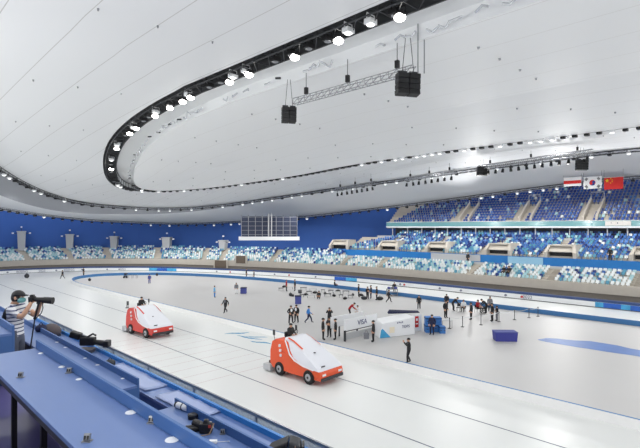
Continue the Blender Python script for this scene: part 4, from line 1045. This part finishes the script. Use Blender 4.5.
# small power outlets and cable discs on the desks
def outlet(px, py, h, lab):
    p = at(px, py, h); t = thing('desk_outlet', lab, 'outlet', p, -PI / 4, 'desk outlets')
    MB().box((0, 0, .004), (.06, .045, .008)).build('base_plate', M_steel, t)
    MB().box((0, .004, .03), (.042, .026, .045), M=Matrix.Rotation(-.3, 3, 'X')).build('socket_block', M_steel, t, bevel=.003)
    for x in (-.01, .011): MB().box((x, -.011, .03), (.014, .006, .026), M=Matrix.Rotation(-.3, 3, 'X')).build('socket', M_black, t)
for px, py, l in ((20.5, 377.5, 'small silver outlet at the left edge of the nearest desk, further one'), (69, 373, 'small silver outlet by the front panel of the nearest desk, further one'), (87, 441.5, 'small silver outlet near the left edge of the nearest desk, closer one'), (151.5, 423, 'small silver outlet by the front panel of the nearest desk, closer one')): outlet(px, py, 8.04, l)
outlet(222.5, 434, 7.2, 'small silver outlet on the second row desk beside the camera gear')
def grom(px, py, h, r, lab):
    o = MB().cyl((0, 0, 0), (0, 0, .004), r, r * .95, 20).build('cable_cover', M_white); o.location = at(px, py, h) + Vector((0, 0, .001)); tag(o, lab, 'cable cover', 'white cable covers on the desks')
for px, py, h, r, l in ((40.7, 353.5, 8.04, .028, 'white round cable cover at the far end of the nearest desk'), (62, 367, 8.04, .036, 'white round cable cover near the further outlet of the nearest desk'), (79, 379.5, 8.04, .03, 'white round cable cover third from the far end of the nearest desk'),
                      (131, 412.6, 8.04, .045, 'white round cable cover left of the closer outlet'), (172, 440, 8.04, .048, 'white round cable cover nearest the camera'),
                      (122.5, 378.7, 7.2, .028, 'white round cable cover at the near end of the second row desk'), (97.5, 365, 7.2, .03, 'white round cable cover on the second row desk below the television camera'), (85, 358.3, 7.2, .03, 'white round cable cover on the second row desk left of the last'),
                      (57, 342.3, 7.2, .035, 'white round cable cover at the far part of the second row desk'), (65.5, 347.5, 7.2, .035, 'white round cable cover on the second row desk below the grey cover'), (212.5, 427, 7.2, .02, 'tiny white cable cover right of the camera body')): grom(px, py, h, r, l)
# gear on the second row desk
t = thing('camera_lens', 'white telephoto lens lying on the second row desk', 'lens', at(176, 408, 7.2), -PI / 4 - .55)
MB().cyl((0, 0, .045), (.03, 0, .045), .035, .04, 16).build('mount', M_black, t); MB().cyl((.03, 0, .045), (.13, 0, .045), .038, .042, 16).build('barrel', M_white, t); MB().cyl((.13, 0, .045), (.22, 0, .045), .043, .045, 16).build('barrel_front', M_white, t); MB().cyl((.125, 0, .045), (.14, 0, .045), .0455, n=16).build('zoom_ring', M_dark, t)
t = thing('lens_hood', 'black lens hood standing beside the white telephoto lens', 'lens hood', at(193, 418.5, 7.2))
MB().cyl((0, 0, .0), (0, 0, .05), .058, .064, 18).build('hood_ring', M_black, t); MB().cyl((0, 0, .05), (0, 0, .056), .05, n=18).build('inner_face', M_dark, t)
t = thing('camera', 'black camera with a short lens on the second row desk at the bottom', 'camera', at(206, 433, 7.2), -PI / 4)
MB().box((0, 0, .06), (.14, .08, .11)).build('camera_body', M_black, t, bevel=.015); MB().prism([(-.035, -.03, .11), (.035, -.03, .11), (.035, .03, .11), (-.035, .03, .11)], [(-.022, -.02, .15), (.022, -.02, .15), (.022, .03, .15), (-.022, .03, .15)]).build('viewfinder', M_black, t, bevel=.006)
MB().cyl((-.05, .04, .06), (-.16, .13, .06), .042, .046, 16).build('lens', M_black, t); MB().box((.05, -.042, .09), (.03, .006, .03)).build('grip_mark', mat('mark_red', (190, 70, 60), .5), t)
MB().cyl((.05, 0, .115), (.05, 0, .128), .014).build('dial', M_steel, t); MB().tube([(.07, 0, .1), (.1, -.05, .13), (.06, -.1, .03), (-.03, -.1, .012)], .006, 5).build('strap', mat('strap_beige', (170, 140, 110), .7), t)
t = thing('camera_pouch', 'flat black camera pouch left of the black camera', 'pouch', at(193, 430.5, 7.2), -PI / 4 + .3)
MB().box((0, 0, .025), (.17, .12, .05)).build('pouch_body', M_black, t, bevel=.015); MB().box((0, 0, .053), (.12, .02, .008)).build('zip', M_dark, t)
t = thing('power_adapter', 'white power adapter with its cable on the second row desk at the bottom edge', 'adapter', at(213, 443, 7.2), -PI / 4)
MB().box((0, 0, .015), (.085, .05, .03)).build('adapter_body', M_white, t, bevel=.006); MB().tube([(.04, 0, .012), (.1, .02, .006), (.17, .03, .006)], .004, 5).build('cable', M_white, t)
# plastic sheets on the lowest counter
M_sheet = mat('plastic_sheet', (172, 188, 228), .4, alpha=.75)
for k, (y0, y1, lab) in enumerate(((8.6, 10.7, 'clear plastic sheet over the lowest counter beyond the aisle gap'), (6.75, 8.2, 'clear plastic sheet over the lowest counter nearest the camera'))):
    g = [[(3.95 + .5 * i / 6, y0 + (y1 - y0) * j / 14, 6.41 + .03 * random.random()) for j in range(15)] for i in range(7)]
    b = MB(); b.grid(g); o = b.build('plastic_sheet', M_sheet, smooth=True); tag(o, lab, 'plastic sheet', 'plastic sheets on the counter')
    s = o.modifiers.new('t', 'SOLIDIFY'); s.thickness = .004
# television camera on the lowest row
def face_mat(): return -3 * PI / 4 + PI / 2
t = thing('television_camera', 'black television camera with a big lens hood at the rail of the tribune', 'television camera', atX(88, 346, 4.2), -PI / 4)
MB().box((.0, 0, .12), (.36, .16, .2)).build('camera_body', M_black, t, bevel=.02); MB().cyl((.18, 0, .1), (.42, 0, .06), .06, .075, 14).build('lens', M_black, t); MB().box((.47, 0, .06), (.14, .2, .16)).build('lens_hood', M_black, t, bevel=.02)
MB().box((-.3, .0, .27), (.26, .18, .16), M=Matrix.Rotation(.3, 3, 'Y')).build('viewfinder', M_black, t, bevel=.03); MB().tube([(-.17, 0, .25), (-.02, 0, .22), (.12, 0, .3), (.2, 0, .26)], .025).build('carry_handle', M_dark, t)
MB().prism([(-.2, -.14, -.05), (.16, -.14, -.05), (.16, .14, -.05), (-.2, .14, -.05)], [(-.08, -.06, -.3), (.08, -.06, -.3), (.08, .06, -.3), (-.08, .06, -.3)]).build('rain_cover', mat('cover_grey', (112, 108, 112), .8), t, bevel=.03)
MB().cyl((0, 0, -.3), (0, 0, -1.0), .06).build('pedestal', M_black, t); MB().tube([(-.1, 0, -.1), (-.45, -.05, -.02)], .02).build('pan_bar', M_dark, t)
t = thing('covered_equipment', 'dark grey cloth over equipment on the lowest counter behind the photographer', 'covered equipment', atX(52, 331, 4.15), 0)
t.location.z = 6.4
MB().ell((0, 0, .12), (.22, .42, .2), 12, 7, None, 0, -.6, 1).build('cloth_cover', mat('cover_brown', (88, 80, 82), .9, noise=.2, nscale=8), t, True); MB().box((0, 0, .02), (.3, .6, .04)).build('case', M_dark, t)
for px, py, lab in ((41, 331.5, 'small dark blue bag on the second row desk behind the camera stand'), (110, 366.5, 'small dark object lying at the rail below the television camera')):
    t = thing('small_bag', lab, 'bag', at(px, py, 7.2 if px < 50 else 6.4)); MB().ell((0, 0, .07), (.12, .1, .09), 12, 7, None, 0, -.7, 1).build('bag_body', COL['navy'] if px < 50 else M_dark, t, True); MB().tube([(-.05, 0, .14), (0, 0, .2), (.05, 0, .14)], .01, 5).build('handle', M_black, t)
# hooded camera at the bottom edge
p = at(284, 448, 6.4)
t = thing('hooded_camera', 'black hooded television camera at the bottom edge of the photo', 'television camera', (p.x - .1, p.y - .15, 6.42), -PI / 4)
MB().prism([(-.27, -.14, 0), (.02, -.16, 0), (.02, .16, 0), (-.22, .14, 0)], [(-.3, -.1, .06), (.03, -.12, .19), (.05, .12, .2), (-.2, .1, .1)]).build('hood_flap', M_black, t, bevel=.02)
MB().prism([(.03, -.17, 0), (.23, -.17, 0), (.23, .15, 0), (.03, .15, 0)], [(.05, -.1, .19), (.2, -.12, .15), (.2, .12, .16), (.05, .12, .2)]).build('hood_box', M_dark, t, bevel=.025)
MB().box((.14, -.175, .09), (.012, .01, .16)).build('seam_tape', mat('strap_beige', (170, 140, 110), .7), t); MB().box((.24, -.02, .08), (.03, .2, .1)).build('front_glass', M_black, t)

# ---------------------------------------------------------------- the photographer
base = Vector((2.30, 10.60, 6.48)); H_ = math.radians(-135)
t = thing('person', 'photographer in striped white shirt, black cap and face mask, standing behind the blue desks', 'person', base, H_)
J = stand_pose(pelvis=(0, -.02, .98), spine=(0, -.02, 1.16), chest=(0, 0, 1.37), neck=(0, -.02, 1.535), head=(0, .04, 1.655), crown=(0, .035, 1.735), nose=(0, .15, 1.65),
    shL=(-.18, .03, 1.45), elL=(-.2, .26, 1.27), wrL=(-.06, .42, 1.5), paL=(-.02, .45, 1.555), shR=(.18, .0, 1.45), elR=(.22, .23, 1.3), wrR=(.1, .32, 1.52), paR=(.06, .325, 1.585))
zz = lambda c, z: 2 if (z == 1 and abs(c.x) > .04 and c.y > .185 and c.z < 1.56) else z
me = person_mesh(J, 'photographer_body', zz, True, 1.2)
M_stripe = mat('shirt_stripe', (236, 236, 240), .8); nt = M_stripe.node_tree; bs = nt.nodes['Principled BSDF']
tc = nt.nodes.new('ShaderNodeTexCoord'); sp = nt.nodes.new('ShaderNodeSeparateXYZ'); nt.links.new(tc.outputs['Object'], sp.inputs[0])
def mth(op, a, v):
    k = nt.nodes.new('ShaderNodeMath'); k.operation = op; nt.links.new(a, k.inputs[0]); k.inputs[1].default_value = v; return k.outputs[0]
f = mth('LESS_THAN', mth('FRACT', mth('MULTIPLY', sp.outputs['Z'], 14.), 0), .3)
mx = nt.nodes.new('ShaderNodeMix'); mx.data_type = 'RGBA'; nt.links.new(f, mx.inputs['Factor']); mx.inputs['A'].default_value = (.84, .84, .86, 1); mx.inputs['B'].default_value = (.05, .07, .16, 1)
nt.links.new(mx.outputs['Result'], bs.inputs['Base Color'])
for k, m in enumerate((mat('trouser_grey', (92, 98, 114), .8), M_stripe, M_skin, M_black)): me.materials[k] = m
link('body', me, t)
hd = Vector(J['head'])
MB().ell(hd + Vector((0, -.03, .005)), (.096, .1, .115), 14, 8, None, 0, -.6, .9).build('hair', M_hair, t, True)
b = MB(); b.ell(hd + Vector((0, .0, .045)), (.105, .122, .1), 16, 6, None, 0, .05, 1); b.prism([(-.085, .08, 1.705), (.085, .08, 1.705), (.07, .2, 1.69), (0, .225, 1.688), (-.07, .2, 1.69)], [(-.085, .08, 1.718), (.085, .08, 1.718), (.07, .2, 1.7), (0, .225, 1.698), (-.07, .2, 1.7)])
b.build('cap', M_black, t, True)
MB().ell(hd + Vector((0, .055, -.045)), (.075, .085, .06), 14, 7).build('face_mask', mat('mask_teal', (128, 196, 196), .7), t, True)
for sx in (-1, 1):
    MB().ell(hd + Vector((sx * .098, -.0, -.0)), (.015, .025, .035), 8, 6).build('ear', M_skin, t, True)
    e = MB().ell(hd + Vector((sx * .036, .088, .022)), (.014, .01, .009), 8, 6).build('eye', M_white, t, True); MB().ell(hd + Vector((sx * .036, .097, .022)), (.007, .004, .007), 8, 6).build('iris', M_black, e, True)
    MB().tube([hd + Vector((sx * .07, .07, -.03)), hd + Vector((sx * .1, .0, .0))], .003, 4).build('mask_loop', M_white, t)
R = Matrix.Rotation(H_, 3, 'Z')
t = thing('camera', 'black camera with long telephoto lens on a monopod held by the photographer', 'camera', base + R @ Vector((.02, .34, 1.625)), H_)
MB().box((0, -.02, 0), (.15, .08, .11)).build('camera_body', M_black, t, bevel=.015); MB().box((0, -.02, .07), (.07, .07, .04)).build('viewfinder', M_black, t, bevel=.01)
MB().cyl((0, .02, 0), (0, .2, -.012), .042, .052, 16).build('lens_barrel', M_black, t); MB().cyl((0, .2, -.012), (0, .38, -.026), .058, .066, 18).build('lens_hood', M_black, t)
MB().box((0, .1, -.065), (.03, .06, .05)).build('tripod_collar', M_dark, t)
mp = [Vector((0, .1, -.08)), Vector((0, .03, -.38)), Vector((.0, -.08, -1.1))]
MB().cyl(mp[0], mp[1], .018).build('monopod_upper', M_black, t); MB().cyl(mp[1], mp[2], .013).build('monopod_lower', M_dark, t); MB().cyl(mp[1] + Vector((0, .008, .03)), mp[1], .03).build('monopod_lock', M_black, t)
MB().tube([(0, .17, -.05), (.02, .2, -.16), (.02, .17, -.26), (0, .06, -.36), (0, .04, -.38)], .01, 5).build('strap', M_black, t)
t = thing('backpack', 'black backpack on the back of the photographer', 'backpack', base + R @ Vector((-.06, -.2, 1.28)), H_)
MB().ell((0, 0, 0), (.13, .07, .18), 12, 8).build('pack_body', M_black, t, True); MB().box((0, -.05, -.04), (.15, .06, .16)).build('front_pocket', M_dark, t, bevel=.02)
# ================================================================ LIGHT AND CAMERA
FILL_UP = 5000
def lamp(p, e, size=.5, col=(1, .985, .96), ang=165, rot=(0, 0, 0), sf=.1):  # serves the ring lamps and the added fill uplights
    l = bpy.data.lights.new('ring_and_fill_lamp', 'SPOT'); l.energy = e; l.shadow_soft_size = size; l.spot_size = math.radians(ang); l.spot_blend = .6; l.color = col; l.specular_factor = sf
    o = bpy.data.objects.new('ring_and_fill_lamp', l); C.objects.link(o); o.location = p; o.rotation_euler = rot
    return o
for R, n, e, z, cut in ((T1, 16, 1250, -.9, -30), (T2, 18, 2300, -1.5, -30)):
    A = resample(R, 1.); A = A[(A[:, 1] > cut)]
    for i in range(n):
        p = A[int((i + .5) * len(A) / n)]; lamp((p[0], p[1], p[2] + z), e * (.3 if p[0] < 25 and R is T2 else 1), sf=1. if R is T1 and i in (3, 4) else .1)
for y in range(-30, 80, 15):                       # added fill uplights, unseen, to brighten the membrane
    lamp((-3.5, y, 10.6), FILL_UP * .38, .6, ang=150, rot=(0, math.radians(-130), 0))
for y in range(-30, 41, 14):  # same added fill along the far balcony, no fixture there
    lamp((79.6, y, 10.8), FILL_UP * .75, .6, ang=110, rot=(0, math.radians(107), 0))
w = bpy.data.worlds.new('World'); bpy.context.scene.world = w; w.use_nodes = True
w.node_tree.nodes['Background'].inputs[0].default_value = (.93, .96, 1, 1); w.node_tree.nodes['Background'].inputs[1].default_value = .75
cam = bpy.data.cameras.new('Camera'); co = bpy.data.objects.new('Camera', cam); C.objects.link(co)
cam.sensor_width = 36; cam.lens = F * 36 / 640; cam.shift_y = 3 / 640; cam.clip_end = 500; cam.clip_start = .05
co.location = (0, 0, CH); co.rotation_euler = (PI / 2, 0, -PI / 4)
sc = bpy.context.scene; sc.camera = co
sc.view_settings.view_transform = 'Standard'; sc.view_settings.look = 'None'; sc.view_settings.gamma = 1; sc.view_settings.exposure = .6
sc.view_settings.use_curve_mapping = False
sc.cycles.use_denoising = True
sc.cycles.max_bounces = 8; sc.cycles.diffuse_bounces = 4
